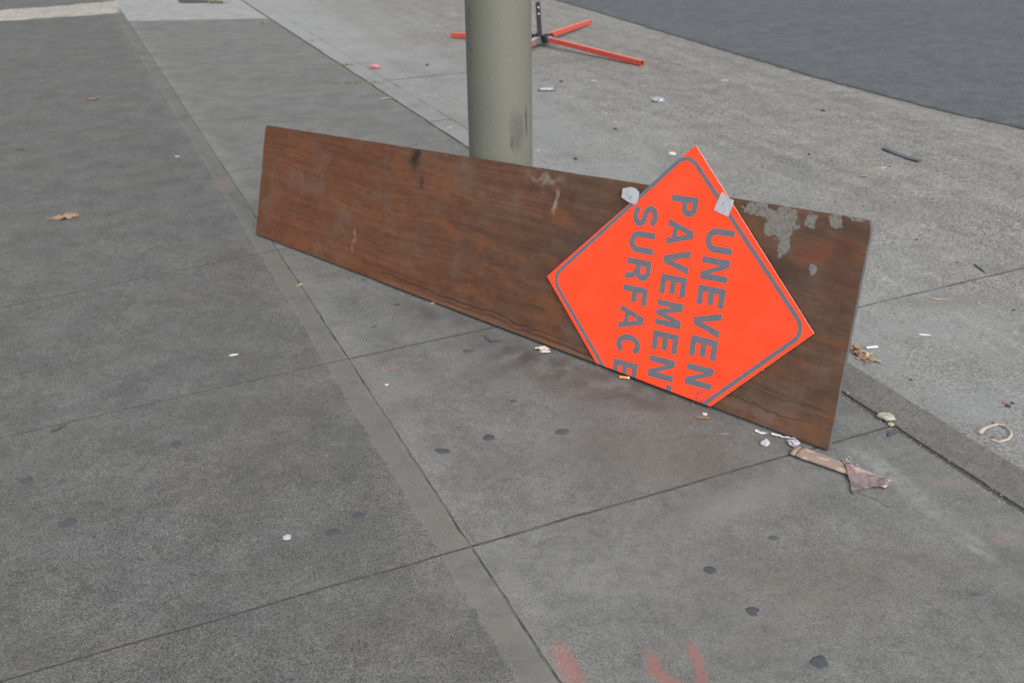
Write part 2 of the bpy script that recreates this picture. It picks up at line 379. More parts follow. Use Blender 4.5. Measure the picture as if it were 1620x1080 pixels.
# gutter: concrete parking strip, its height follows gz
gutter = tag(empty('concrete_parking_strip'), kind='structure')
g1 = pq((G(1360, 495)+G(1620, 415))/2)[1]; g2 = pq(G(640, 125))[1]
def grid_slab(p0, p1, q0, q1, mat, sl0=0, sl1=0, w=.0045):
    bm = bmesh.new(); nx = max(4, int((p1-p0)/.12)); ny = max(4, int((q1-q0)/.12)); rows = []
    for j in range(ny+1):
        row = []
        for i in range(nx+1):
            u, v = i/nx, j/ny; p = p0+(.007 if q0 > 0 else .0015)+(p1-p0-.0085)*u
            q = (q0+w+sl0*(p-p0))*(1-v) + (q1-w+sl1*(p-p0))*v; P = wp(p, q)
            if j in (0, ny): x, y = wob(P.x, P.y, .004)
            else: x, y = P.x, P.y
            row.append((x, y, gz(x, y) if p > CURB_P+CURB_W+.01 else gz(*(wp(CURB_P+CURB_W+.012, q).xy))))
        rows.append(row)
    V = [[bm.verts.new(c) for c in r] for r in rows]
    for j in range(ny):
        for i in range(nx): bm.faces.new((V[j][i], V[j][i+1], V[j+1][i+1], V[j+1][i]))
    out = [V[0][i] for i in range(nx+1)] + [V[j][nx] for j in range(1, ny+1)] + [V[ny][i] for i in range(nx-1, -1, -1)] + [V[j][0] for j in range(ny-1, 0, -1)]
    low = [bm.verts.new((v.co.x, v.co.y, v.co.z-.03)) for v in out]
    for k in range(len(out)): bm.faces.new((out[k], low[k], low[(k+1) % len(out)], out[(k+1) % len(out)]))
    return link('concrete_slab', bm_mesh(bm, smooth=False), mat, gutter)
gp = CURB_P+CURB_W
grid_slab(gp, 5.6, -4, g1, M['gutter'], 0, 0)
grid_slab(gp, 5.6, g1, g2, M['gutter'], 0, 0)
grid_slab(gp, 5.6, g2, 14, M['gutter'], 0, 0)
bm = bmesh.new(); bm.faces.new([bm.verts.new(v) for v in (wp(gp, -4, -.062), wp(6, -4, -.062), wp(6, 14, -.062), wp(gp, 14, -.062))])
link('joint_bed', bm_mesh(bm), M['dirt'], gutter)
def seam(pa, w0, mat):
    bm = bmesh.new(); prev = None
    for i, P in enumerate(pa):
        t = (pa[min(i+1, len(pa)-1)]-pa[max(i-1, 0)]); t.z = 0; t.normalize(); n_ = Vector((-t.y, t.x, 0)); x, y = wob(P.x, P.y, .005)
        w = w0*max(.12, .6+.9*mn.noise(Vector((x*6, y*6, 3)))+.5*mn.noise(Vector((x*40, y*40, 3)))); z = P.z
        row = [bm.verts.new((x+n_.x*w, y+n_.y*w, z)), bm.verts.new((x-n_.x*w, y-n_.y*w, z))]
        if prev: bm.faces.new((prev[0], prev[1], row[1], row[0]))
        prev = row
    link('joint_dirt', bm_mesh(bm), mat, gutter)
def gline(p0, q0, p1, q1, n): 
    o = []
    for i in range(n+1):
        P = wp(p0+(p1-p0)*i/n, q0+(q1-q0)*i/n); P.z = max(gz(P.x, P.y), gz(P.x+.02, P.y)-.0)+.0022; o.append(P)
    return o
seam(gline(gp+.003, 1.9, gp+.003, 9, 300), .0075, M['dirt'])
seam(gline(gp+.02, g1, 5.4, g1, 160), .0034, plain('brown_joint_dirt', (.085, .073, .058), .95, .5, 200, .5))
seam(gline(gp+.02, g2, 3.4, g2, 100), .004, M['dirt_light'])
# road: edge line measured, asphalt a step above the parking strip
re_px = [(880, 0), (960, 24), (1080, 60), (1190, 93), (1300, 125), (1460, 168), (1620, 205)]
edge = [G(*p) for p in re_px]
d0 = (edge[0]-edge[1]).normalized(); d1 = (edge[-1]-edge[-2]).normalized()
ctrl = [edge[0]+d0*60, edge[0]+d0*5] + edge + [edge[-1]+d1*1.5, edge[-1]+d1*3+Vector((.3, 0, 0)), edge[-1]+d1*12]
pts = []
for a, b in zip(ctrl, ctrl[1:]):
    n = max(1, int(min((b-a).length/.035, 260)))
    for k in range(n): pts.append(a.lerp(b, k/n))
bm = bmesh.new(); prev = None
for P in pts:
    j = mn.noise(Vector((P.x*2, P.y*2, 2)))*.016 + mn.noise(Vector((P.x*14, P.y*14, 4)))*.014 + mn.noise(Vector((P.x*45, P.y*45, 4)))*.008
    x, y = P.x+j, P.y+j*.4; z0 = gz(x, y)
    row = [bm.verts.new((x-.012, y, z0-.004)), bm.verts.new((x, y, z0+.007)), bm.verts.new((x+.02, y+.01, z0+.012)), bm.verts.new((x+.4, y+.2, z0+.018)), bm.verts.new((x+40, y+12, .06))]
    if prev:
        for k in range(4): bm.faces.new((prev[k], prev[k+1], row[k+1], row[k]))
    prev = row
tag(link('road', bm_mesh(bm), M['asphalt']), kind='structure')
# dirty seam where the asphalt meets the concrete
bm = bmesh.new(); prev = None
for P in pts:
    j = mn.noise(Vector((P.x*2, P.y*2, 2)))*.016 + mn.noise(Vector((P.x*14, P.y*14, 4)))*.014 + mn.noise(Vector((P.x*45, P.y*45, 4)))*.008
    w = .010+.012*abs(mn.noise(Vector((P.x*8, P.y*8, 9)))); x, y = P.x+j, P.y+j*.4; z0 = gz(x, y)
    row = [bm.verts.new((x-.012-w, y, z0+.0012)), bm.verts.new((x-.006, y, z0+.004))]
    if prev: bm.faces.new((prev[0], prev[1], row[1], row[0]))
    prev = row
tag(link('road_edge_dirt', bm_mesh(bm), M['dirt']), kind='structure')
# pale patched strip across the far left pavement
top = [(-60, 18), (0, 17), (60, 13), (120, 8), (188, 2)]; bot = [(186, 21), (150, 24), (100, 27), (30, 32), (-60, 36)]
pl = [G(*p) for p in top+bot]; pl = dens([(v.x, v.y) for v in pl], .03)
pl = [(x+mn.noise(Vector((x*9, y*9, 0)))*.05, y+mn.noise(Vector((x*9, y*9, 7)))*.05) for x, y in pl]
bm = bmesh.new(); up_ = [bm.verts.new((x, y, .005)) for x, y in pl]; dn = [bm.verts.new((x, y, -.002)) for x, y in pl]
f = bm.faces.new(up_)
for k in range(len(up_)): bm.faces.new((up_[k], dn[k], dn[(k+1) % len(up_)], up_[(k+1) % len(up_)]))
bmesh.ops.triangulate(bm, faces=[f])
tag(link('mortar_patch_strip', bm_mesh(bm), M['strip']), kind='structure')

# ------------------------------------------------------------------ board plane
LEAN = math.radians(16)
FRONT_Z = .0095
def gzp(x, y, z): d = ray(x, y); return Vector((0, 0, CAM_H)) + d*((z-CAM_H)/d.z)
BL, BR = gzp(405, 370, FRONT_Z), gzp(1310, 712, FRONT_Z)
BU = (BR-BL).normalized(); BN = Vector((-BU.y, BU.x, 0))
BUP = BN*math.sin(LEAN) + Vector((0, 0, 1))*math.cos(LEAN)
BB = BU.cross(BUP)*-1                                               # away from the viewer
if BB.dot(BN) < 0: BB = -BB
MB = Matrix(((BU.x, BB.x, BUP.x, BL.x), (BU.y, BB.y, BUP.y, BL.y), (BU.z, BB.z, BUP.z, BL.z), (0, 0, 0, 1)))
def onb(x, y):
    """board-plane coordinates (along, up) of a photograph pixel"""
    r = ray(x, y); C0 = Vector((0, 0, CAM_H)); t = (BL-C0).dot(BB)/r.dot(BB); P = C0+r*t-BL
    return P.dot(BU), P.dot(BUP)
LB = (BR-BL).length; TH = .0185

def board_mat():
    m = MT('stained_plywood', .5, .3); V = m.obj()
    P0 = m.ve('MULTIPLY', V, (1, 0, 1))
    wv = m.ve('ADD', P0, m.ve('SCALE', m.ve('SUBTRACT', m.noise(m.stretch(P0, (1.2, 1, 3)), 1.1, 2, .4, col=True), (.5, .5, .5)), .13))
    figure = m.noise(m.stretch(wv, (1.2, 1, 30)), 1, 4, .6)           # cathedral grain
    fine = m.noise(m.stretch(P0, (7, 1, 230)), 1, 4, .7)
    patch = m.noise(P0, 3.2, 6, .62); mid = m.noise(m.stretch(P0, (1, 1, 1.6)), 14, 5, .65); fleck = m.noise(P0, 60, 4, .7)
    redb = m.mix(m.mr(figure, .25, .75), (.090, .033, .0155), (.124, .046, .021))
    dull = m.mix(m.mr(figure, .25, .75), (.066, .038, .025), (.090, .053, .035))
    sx = m.n('ShaderNodeSeparateXYZ'); m.put(sx.inputs[0], V)
    t = m.mr(m.ma('ADD', m.ma('DIVIDE', sx.outputs[0], LB), m.ma('MULTIPLY', m.ma('SUBTRACT', patch, .5), 1.1)), .1, .8)
    c = m.mix(m.ma('MULTIPLY', t, .85), redb, dull)
    c = m.mul(c, m.mr(fine, .25, .75, .84, 1.14)); c = m.mul(c, m.mr(mid, .28, .72, .86, 1.13)); c = m.mul(c, m.mr(patch, .3, .7, .88, 1.1)); c = m.mul(c, m.mr(m.noise(P0, 38, 5, .75), .3, .7, .88, 1.12)); c = m.mul(c, m.mr(m.noise(m.stretch(wv, (.9, 1, 75)), 1, 3, .6), .3, .7, .84, 1.12))
    c = m.mix(m.mr(m.noise(m.stretch(P0, (2, 1, 5)), 2.4, 5, .6), .52, .66, 0, .55), c, (.15, .052, .022))   # orange streaks
    c = m.mix(m.mr(m.noise(m.ve('ADD', P0, (5, 0, 2)), 4.2, 6, .7), .50, .70, 0, .55), c, (.115, .082, .064))  # dusty bloom
    c = m.mix(m.mr(fleck, .64, .72, 0, .5), c, (.20, .16, .13)); c = m.mix(m.mr(fleck, .30, .36, .5, 0), c, (.03, .018, .012))
    # knots
    for px, r in (((1045, 210+100), .0),):
        pass
    knots = [((570, 275), .018), ((880, 312), .02), ((905, 312), .018), ((612, 372), .016), ((880, 520), .022), ((740, 255), .015), ((450, 245), .015)]
    for px, r in knots:
        a, b = onb(*px); d = m.ve('LENGTH', m.ve('MULTIPLY', m.ve('SUBTRACT', wv if False else P0, (a, 0, b)), (1, 0, 1)))
        d = m.ma('ADD', d, m.ma('MULTIPLY', m.ma('SUBTRACT', mid, .5), .01))
        rg = m.ma('SINE', m.ma('MULTIPLY', d, 900)); f = m.ma('MULTIPLY', m.mr(d, r*.6, r, 1, 0), m.mr(rg, -1, 1, .1, .55))
        c = m.mix(f, c, (.05, .022, .012))
    W = m.ve('ADD', P0, m.ve('SCALE', m.ve('SUBTRACT', m.noise(P0, 16, 4, .65, col=True), (.5, .5, .5)), .06))
    def st(px, rx, rz, ax, col, amt, soft=.7, tex=None, vec=None):
        nonlocal c
        a, b = onb(*px); f = m.blob(vec or W, (a, 0, b), (ax[0], 0, ax[1]) if ax[1] else (1, 0, 1e-5), rx, rz, soft)
        if tex is not None: f = m.ma('MULTIPLY', f, tex)
        c = m.mix(m.ma('MULTIPLY', f, amt), c, col)
    st((657, 250), .030, .055, (1, 0), (.010, .008, .007), .9, .8)               # scorch at the upper edge
    st((668, 290), .022, .03, (1, 0), (.02, .012, .01), .6, .8)
    st((1230, 425), .14, .045, (1, -.2), (.028, .018, .014), .55); st((1290, 400), .08, .04, (1, .3), (.13, .035, .02), .6)
    st((930, 395), .22, .08, (1, 0), (.055, .04, .032), .5); st((1330, 430), .05, .16, (1, 0), (.06, .02, .013), .4)
    br = m.mr(m.noise(P0, 22, 5, .65), .42, .58)
    st((860, 282), .10, .03, (1, 0), (.20, .175, .15), .7, tex=br); st((880, 318), .012, .05, (1, 0), (.26, .24, .2), .6, tex=br)
    st((560, 380), .012, .05, (1, .0), (.24, .17, .12), .6, tex=br)
    st((1200, 655), .16, .04, (1, 0), (.13, .10, .08), .5, tex=br)
    for sc_, th_, am_, cc in ((30, .86, .8, (.018, .012, .010)), (22, .90, .6, (.23, .19, .155)), (12, .86, .6, (.03, .018, .013))):
        vv = m.n('ShaderNodeTexVoronoi'); m.put(vv.inputs['Vector'], m.ve('ADD', P0, m.ve('SCALE', m.noise(P0, 60, 3, .7, col=True), .012))); vv.inputs['Scale'].default_value = sc_
        g = m.ma('MULTIPLY', m.mr(vv.outputs['Distance'], .04, .13, 1, 0), m.ma('GREATER_THAN', m.red(vv.outputs['Color']), th_)); c = m.mix(m.ma('MULTIPLY', g, am_), c, cc)
    # veneer splits along the lower edge
    wig = m.ma('ADD', sx.outputs[2], m.ma('MULTIPLY', m.ma('SUBTRACT', m.noise(m.stretch(P0, (1, 1, .2)), 7, 4, .6), .5), .05))
    for z, x0, x1, a in ((.036, .7, 1.9, .75), (.018, 1.0, 2.1, .8), (.055, 1.9, LB, .6), (.105, 2.3, LB, .45)):
        f = m.ma('MULTIPLY', m.mr(m.ma('ABSOLUTE', m.ma('SUBTRACT', wig, z)), .0008, .004, 1, 0), m.ma('MULTIPLY', m.mr(sx.outputs[0], x0, x0+.25), m.mr(sx.outputs[0], x1-.2, x1+.01, 1, 0)))
        c = m.mix(m.ma('MULTIPLY', f, a), c, (.014, .010, .008))
    low = m.ma('MULTIPLY', m.mr(wig, .0, .045, 1, 0), m.mr(sx.outputs[0], .6, 1.4))
    c = m.mix(m.ma('MULTIPLY', low, .35), c, (.12, .055, .028))
    # old grey paint left near the upper right edge
    flake = m.noise(W, 34, 7, .72); thr = None; paint = 0
    for px, rx, rz, ax in (((1210, 335), .085, .022, (1, 0)), ((1238, 352), .055, .055, (1, 0)), ((1322, 350), .022, .02, (1, 0)), ((1283, 350), .022, .026, (1, 0)), ((1240, 385), .022, .05, (1, 0)), ((1286, 428), .014, .014, (1, 0)), ((1355, 344), .04, .01, (1, 0))):
        a, b = onb(*px); f = m.blob(W, (a, 0, b), (1, 0, 1e-5), rx*1.25, rz*1.3, .9)
        paint = m.ma('MAXIMUM', paint, f)
    pm = m.mr(m.ma('ADD', paint, m.ma('MULTIPLY', flake, 1.5)), 1.26, 1.33)
    pm = m.ma('MULTIPLY', pm, m.mr(m.noise(P0, 75, 5, .75), .38, .52, .3, 1))
    c = m.mix(pm, c, m.mul(m.mix(fleck, (.13, .126, .116), (.18, .176, .163)), 1))
    m.color(c); m.rough(m.mr(mid, .3, .7, .42, .62))
    h = m.ma('ADD', m.ma('MULTIPLY', fine, .6), m.ma('ADD', m.ma('MULTIPLY', mid, .8), m.ma('MULTIPLY', pm, .8)))
    m.bump(h, .4, .0012); return m.m
M['ply'] = board_mat()
def edge_mat():
    m = MT('grey_painted_ply_edge', .85, .2); V = m.obj(); ny = m.noise(m.stretch(V, (6, 420, 6)), 1, 2)
    c = m.mul(m.mix(m.noise(V, 30, 4), (.060, .064, .068), (.105, .11, .118)), m.mr(ny, .3, .7, .75, 1.2))
    c = m.mix(m.mr(m.noise(V, 45, 5, .7), .6, .7), c, (.11, .06, .035)); m.color(c); m.bump(ny, .5, .001); return m.m
M['ply_edge'] = edge_mat()
board = tag(empty('plywood_board', mw=MB), 'long dark reddish brown plywood board standing on its edge against the pole', 'board')
TLb, TRb = onb(420, 198), onb(1380, 348)
NX, NZ = 150, 26
def board_pt(i, j):
    u, v = i/NX, j/NZ
    bx, bz = LB*u, 0
    tx, tz = TLb[0]*(1-u)+TRb[0]*u, TLb[1]*(1-u)+TRb[1]*u
    x, z = bx*(1-v)+tx*v, bz*(1-v)+tz*v
    if j == NZ: z += mn.noise(Vector((x*12, 3, 0)))*.0018 - max(0, mn.noise(Vector((x*40, 9, 0)))-.3)*.006
    if j == 0: z += mn.noise(Vector((x*9, 5, 0)))*.0015 + .001
    if i == NX: x += mn.noise(Vector((z*25, 3, 4)))*.002 - max(0, mn.noise(Vector((z*50, 9, 0)))-.3)*.006
    if i == 0: x += mn.noise(Vector((z*12, 3, 8)))*.004 - max(0, v-.97)*.0
    if i == NX and j == NZ: x -= .007; z -= .004
    if i == 0 and j == NZ: x += .006; z -= .003
    y = -.0035*math.sin(math.pi*min(1, u/.68))**2*(1-v)**.5 if u < .68 else 0
    return x, y+mn.noise(Vector((x*4, z*4, 2)))*.0008, z
def board_part(name, y0, y1, mats, back=False, inset_=0):
    bm = bmesh.new(); F = [[bm.verts.new((lambda p: (p[0], p[1]+y0, p[2]))(board_pt(i, j))) for j in range(NZ+1)] for i in range(NX+1)]
    B = [[bm.verts.new((lambda p: (p[0], p[1]+y1, p[2]))(board_pt(i, j))) for j in range(NZ+1)] for i in range(NX+1)]
    for i in range(NX):
        for j in range(NZ):
            bm.faces.new((F[i][j], F[i+1][j], F[i+1][j+1], F[i][j+1])); bm.faces.new((B[i][j], B[i][j+1], B[i+1][j+1], B[i+1][j]))
    rim = [(i, 0) for i in range(NX+1)] + [(NX, j) for j in range(1, NZ+1)] + [(i, NZ) for i in range(NX-1, -1, -1)] + [(0, j) for j in range(NZ-1, 0, -1)]
    side = []
    for k in range(len(rim)):
        a, b = rim[k], rim[(k+1) % len(rim)]; side.append(bm.faces.new((F[a[0]][a[1]], B[a[0]][a[1]], B[b[0]][b[1]], F[b[0]][b[1]])))
    for f in side: f.material_index = 1
    return link(name, bm_mesh(bm, name), mats, board)
board_part('face_veneer', 0, .0022, [M['ply'], M['ply']])
board_part('plywood_core', .0023, TH, [M['ply_edge'], M['ply_edge']])

# lifted veneer lip along the lower edge
bm = bmesh.new(); a0 = onb(600, 444)[0]; a1 = onb(948, 575)[0]; lip = []
N_ = 60
top_, bot_ = [], []
for k in range(N_+1):
    u = k/N_; x = a0+(a1-a0)*u; w = .006+.022*abs(math.sin(u*math.pi*2.3+.5))**.7*(1-.3*u)*min(1, 6*u, 6*(1-u)) + mn.noise(Vector((x*30, 0, 0)))*.003
    top_.append((x, -.0042, w+.002)); bot_.append((x, -.0068-.002*math.sin(u*9)**2, .0005))
V = [[bm.verts.new(p) for p in top_], [bm.verts.new(p) for p in bot_], [bm.verts.new((p[0], p[1]+.0035, p[2])) for p in bot_]]
for A, B in zip(V, V[1:]):
    for k in range(N_): bm.faces.new((A[k], A[k+1], B[k+1], B[k]))
link('veneer_lip', bm_mesh(bm), M['ply'], board)

# ------------------------------------------------------------------ the sign
SC = (2.0885*K, .2626*K); ST = Vector((.99648, .08379)); SS = Vector((.08379, -.99648))
lc, tc, rc = onb(868, 437), onb(1103, 230), onb(1290, 527)
SC = ((lc[0]+rc[0])/2, (lc[1]+rc[1])/2)
SX0 = SC[0]
MS = MB @ Matrix.Translation((SX0, 0, 0))
sign = tag(empty('road_work_sign', mw=MS), 'bright orange diamond sign reading UNEVEN PAVEMENT SURFACE, turned sideways, taped to the brown board', 'sign')
YF = -.0105                                                        # front face of the sign
def sgn(s, t): return (SC[0]+(SS.x*s+ST.x*t)*K-SX0, SC[1]+(SS.y*s+ST.y*t)*K)
def sign_mat():
    m = MT('fluorescent_orange_sheeting', .55, .2); V = m.obj()
    n = m.noise(V, 12, 5, .6); f = m.noise(V, 70, 4, .7)
    c = m.mix(m.mr(n, .3, .7), (1.0, .058, .017), (1.0, .070, .024))
    c = m.mix(m.mr(f, .66, .74, 0, .55), c, (.35, .03, .02))
    c = m.mix(m.mr(m.noise(V, 26, 6, .75), .60, .72, 0, .4), c, (.7, .05, .03))
    c = m.mix(m.mr(m.noise(m.stretch(V, (3, 1, 1)), 55, 5, .8), .69, .73, 0, .75), c, (.12, .03, .025))
    for sc_, th_, am_ in ((40, .82, .75), (22, .84, .6)):
        vv = m.n('ShaderNodeTexVoronoi'); m.put(vv.inputs['Vector'], m.ve('ADD', V, m.ve('SCALE', m.noise(V, 90, 3, .7, col=True), .006))); vv.inputs['Scale'].default_value = sc_; m.put(vv.inputs['Randomness'], 1)
        g = m.ma('MULTIPLY', m.mr(vv.outputs['Distance'], .06, .16, 1, 0), m.ma('GREATER_THAN', m.red(vv.outputs['Color']), th_)); c = m.mix(m.ma('MULTIPLY', g, am_), c, (.22, .03, .02))
    a, b = onb(1112, 628); g = m.blob(V, (a-SX0, 0, b), (1, 0, 1e-5), .035, .03, .9); c = m.mix(m.ma('MULTIPLY', g, m.mr(f, .4, .6)), c, (.22, .06, .05))
    a, b = onb(1170, 335); g = m.blob(V, (a-SX0, 0, b), (1, 0, -1.6), .05, .012, .9); c = m.mix(m.ma('MULTIPLY', g, m.mr(f, .45, .6, 0, .5)), c, (.4, .03, .03))
    m.color(c); m.bump(m.noise(V, 9, 3), .15, .004); return m.m
def ink_mat():
    m = MT('grey_sign_ink', .55, .3); V = m.obj(); f = m.noise(V, 60, 5, .7)
    c = m.mix(m.mr(f, .3, .7), (.108, .109, .132), (.130, .130, .156)); c = m.mix(m.mr(m.noise(V, 35, 5, .75), .66, .74, 0, .6), c, (.05, .05, .06)); m.color(c); return m.m
M['orange'] = sign_mat(); M['ink'] = ink_mat()
M['white_plastic'] = plain('white_sign_edge', (.55, .50, .47), .6, .08, 40, 0)
D = .4728
outline = [sgn(-D, .0203*.0+.012), sgn(0, -D+.0015), sgn(0, D-.0015), sgn(D, 0)]
corner_T = (tc[0]-SX0, tc[1]); corner_L = (lc[0]-SX0, lc[1]); corner_R = (rc[0]-SX0, rc[1])
def lx(p1, p2, z):
    t = (z-p1[1])/(p2[1]-p1[1]); return (p1[0]+(p2[0]-p1[0])*t, z)
ZB = .0012
bq = onb(945, 578); br_ = onb(1125, 648)
bl_c = (bq[0]-SX0, ZB); br_c = (br_[0]-SX0, ZB)
pan = [corner_L, bl_c, br_c, corner_R, corner_T]
bm = bmesh.new()
fv = [bm.verts.new((x, YF, z)) for x, z in pan]; bv = [bm.verts.new((x, YF+.0024, z)) for x, z in pan]
f = bm.faces.new(fv); bm.faces.new(bv[::-1])
for k in range(5):
    s_ = bm.faces.new((fv[k], bv[k], bv[(k+1) % 5], fv[(k+1) % 5])); s_.material_index = 1
bmesh.ops.bevel(bm, geom=[e for e in f.edges], offset=.0004, segments=1, affect='EDGES')
link('sign_panel', bm_mesh(bm), [M['orange'], M['white_plastic']], sign)

def fill(name, loops, parent, mat, th=.0005, y=YF):
    cu = bpy.data.curves.new(name, 'CURVE'); cu.dimensions = '2D'; cu.fill_mode = 'BOTH'
    for lp in loops:
        sp = cu.splines.new('POLY'); sp.points.add(len(lp)-1)
        for i, (a, b) in enumerate(lp): sp.points[i].co = (a, b, 0, 1)
        sp.use_cyclic_u = True
    tmp = bpy.data.objects.new(name, cu); me0 = bpy.data.meshes.new_from_object(tmp)
    bm = bmesh.new(); bm.from_mesh(me0); bpy.data.objects.remove(tmp); bpy.data.curves.remove(cu); bpy.data.meshes.remove(me0)
    bmesh.ops.remove_doubles(bm, verts=bm.verts, dist=1e-6)
    for v in bm.verts: v.co = Vector((v.co.x, y, v.co.y))
    bmesh.ops.bisect_plane(bm, geom=bm.verts[:]+bm.edges[:]+bm.faces[:], plane_co=(0, 0, ZB+.0006), plane_no=(0, 0, -1), clear_outer=True)
    if not bm.faces: bm.free(); return None
    r = bmesh.ops.extrude_face_region(bm, geom=bm.faces[:])
    for g in r['geom']:
        if isinstance(g, bmesh.types.BMVert): g.co.y -= th
    return link(name, bm_mesh(bm, name), mat, parent)
def arc(cx, cy, rx, ry, a0, a1, n=14): return [(cx+rx*math.cos(math.radians(a0+(a1-a0)*i/n)), cy+ry*math.sin(math.radians(a0+(a1-a0)*i/n))) for i in range(n+1)]
def diamond(Dd, r):
    out = []; q = r*math.sqrt(2)
    for k in range(4):
        an = k*90; c = ((Dd-q)*math.cos(math.radians(an)), (Dd-q)*math.sin(math.radians(an)))
        out += arc(c[0], c[1], r, r, an-45, an+45, 12)
    return out
link_ = [[sgn(*p) for p in diamond(.4555, .052)], [sgn(*p) for p in diamond(.4375, .038)]]
fill('border_line', link_, sign, M['ink'])
H_, SW = .090, .0192
def letter(ch, w):
    h, s = H_, SW
    if ch == 'E': return [[(0, 0), (w, 0), (w, s), (s, s), (s, (h-s)/2), (w*.93, (h-s)/2), (w*.93, (h+s)/2), (s, (h+s)/2), (s, h-s), (w, h-s), (w, h), (0, h)]]
    if ch == 'F': return [[(0, 0), (s, 0), (s, h*.38), (w*.9, h*.38), (w*.9, h*.38+s), (s, h*.38+s), (s, h-s), (w, h-s), (w, h), (0, h)]]
    if ch == 'T': return [[(w/2-s/2, 0), (w/2+s/2, 0), (w/2+s/2, h-s), (w, h-s), (w, h), (0, h), (0, h-s), (w/2-s/2, h-s)]]
    if ch == 'N': return [[(0, 0), (s, 0), (s, h*.66), (w-s*1.12, 0), (w, 0), (w, h), (w-s, h), (w-s, h*.34), (s*1.12, h), (0, h)]]
    if ch == 'M': return [[(0, 0), (s*.92, 0), (s*.92, h*.64), (w/2-s*.42, 0), (w/2+s*.42, 0), (w-s*.92, h*.64), (w-s*.92, 0), (w, 0), (w, h), (w-s*1.25, h), (w/2, h*.36), (s*1.25, h), (0, h)]]
    if ch == 'V': return [[(w/2-s*.55, 0), (w/2+s*.55, 0), (w, h), (w-s*1.08, h), (w/2, h*.30), (s*1.08, h), (0, h)]]
    if ch == 'A': return [[(0, 0), (s*1.05, 0), (w*.29, h*.20), (w*.71, h*.20), (w-s*1.05, 0), (w, 0), (w/2+s*.55, h), (w/2-s*.55, h)], [(w*.36, h*.38), (w*.64, h*.38), (w/2, h*.76)]]
    if ch == 'U':
        r = w/2; return [[(0, h)] + arc(r, r, r, r, 180, 360) + [(w, h), (w-s, h)] + arc(r, r, r-s, r-s, 360, 180) + [(s, h)]]
    if ch in 'PR':
        b = h*.42 if ch == 'P' else h*.40; r = (h-b)/2+0.0; cy = b+r
        o = [(0, 0), (s, 0)]
        if ch == 'P': o += [(s, b)]
        else: o += [(s, b), (w*.50, b)] if False else [(s, b*.97), (w*.42, b*.97), (w*.66, b*.72), (w*.74, 0), (w*1.02, 0), (w*.93, b*.8), (w*.78, b*1.12)]
        if ch == 'P': o += arc(w-r, cy, r, r, -90, 90)
        else: o += arc(w-r, cy, r, r, -50, 90)
        o += [(0, h)]
        return [o, [(s, b+s*.92)] + arc(w-r, cy, r-s, r-s*.95, -90, 90) + [(s, h-s*.92)]]
    if ch == 'C':
        r = w/2; ry = h/2
        return [arc(r, ry, r, ry, 38, 322, 30) + arc(r, ry, r-s, ry-s, 318, 42, 30)]
    if ch == 'S':
        # centre line of two bowls, then offset
        r1 = (h-s)/4; cx = w/2; rx = w/2-s/2
        up = arc(cx, h-s/2-r1, rx, r1, 20, 270, 20); dn = arc(cx, s/2+r1, rx, r1, 90, -160, 20)
        cl = up+dn[1:]; L, Rr = [], []
        for i, p in enumerate(cl):
            a = cl[max(i-1, 0)]; b = cl[min(i+1, len(cl)-1)]; dx, dy = b[0]-a[0], b[1]-a[1]; l = math.hypot(dx, dy); nx, ny = -dy/l*s/2, dx/l*s/2
            L.append((p[0]+nx, p[1]+ny)); Rr.append((p[0]-nx, p[1]-ny))
        return [L+Rr[::-1]]
rows = [(.0975, [('U', -.242, .071), ('N', -.156, .067), ('E', -.072, .058), ('V', -.001, .074), ('E', .080, .062), ('N', .165, .065)]),
        (-.0338, [('P', -.3205, .060), ('A', -.248, .076), ('V', -.164, .072), ('E', -.083, .060), ('M', -.004, .077), ('E', .091, .059), ('N', .170, .067), ('T', .247, .066)]),
        (-.1635, [('S', -.2785, .067), ('U', -.198, .067), ('R', -.1125, .065), ('F', -.028, .055), ('A', .037, .074), ('C', .124, .067), ('E', .2095, .058)])]
for t0, ls in rows:
    for ch, s0, w in ls:
        fill('letter', [[sgn(s0+x, t0+y) for x, y in lp] for lp in letter(ch, w)], sign, M['ink'])
M['tape'] = plain('silver_grey_tape', (.38, .395, .43), .45, .06, 25, .5, .45)
M['black'] = plain('black_mark', (.015, .015, .016), .6, .1, 30, 0)
tapes = [[(100, 425), (175, 410), (215, 425), (242, 455), (238, 500), (222, 545), (204, 562), (150, 540), (90, 500)], [(945, 452), (962, 462), (990, 497), (1050, 525), (1030, 590), (1000, 665), (940, 640), (878, 605), (905, 540)]]
for ti, tp in enumerate(tapes):
    pl = [onb(970+a/5.4, 220+b/5.4) for a, b in tp]; pl = dens([(a-SX0, b) for a, b in pl], .006)
    pl = [(x+mn.noise(Vector((x*150, z*150, 0)))*.0007, z+mn.noise(Vector((x*150, z*150, 5)))*.0007) for x, z in pl]
    bm = bmesh.new(); sheet(bm, pl, lambda x, z: .0016+.0013*abs(mn.noise(Vector((x*60, z*60, ti))))+.002*(ti == 0)*max(0, (z-pl[0][1])*10+.2), .0004)
    for v in bm.verts: v.co = Vector((v.co.x, YF-v.co.z, v.co.y))
    o = link('tape', bm_mesh(bm), M['tape'], sign)
    a, b = onb(*((1001, 313), (1148, 322))[ti]); bm = bmesh.new()
    add_tube(bm, [(a-SX0-.001, YF-.0052, b-.004), (a-SX0, YF-.0056, b), (a-SX0+.002, YF-.0052, b+.006)], .0007, 5); link('mark', bm_mesh(bm), M['black'], o)

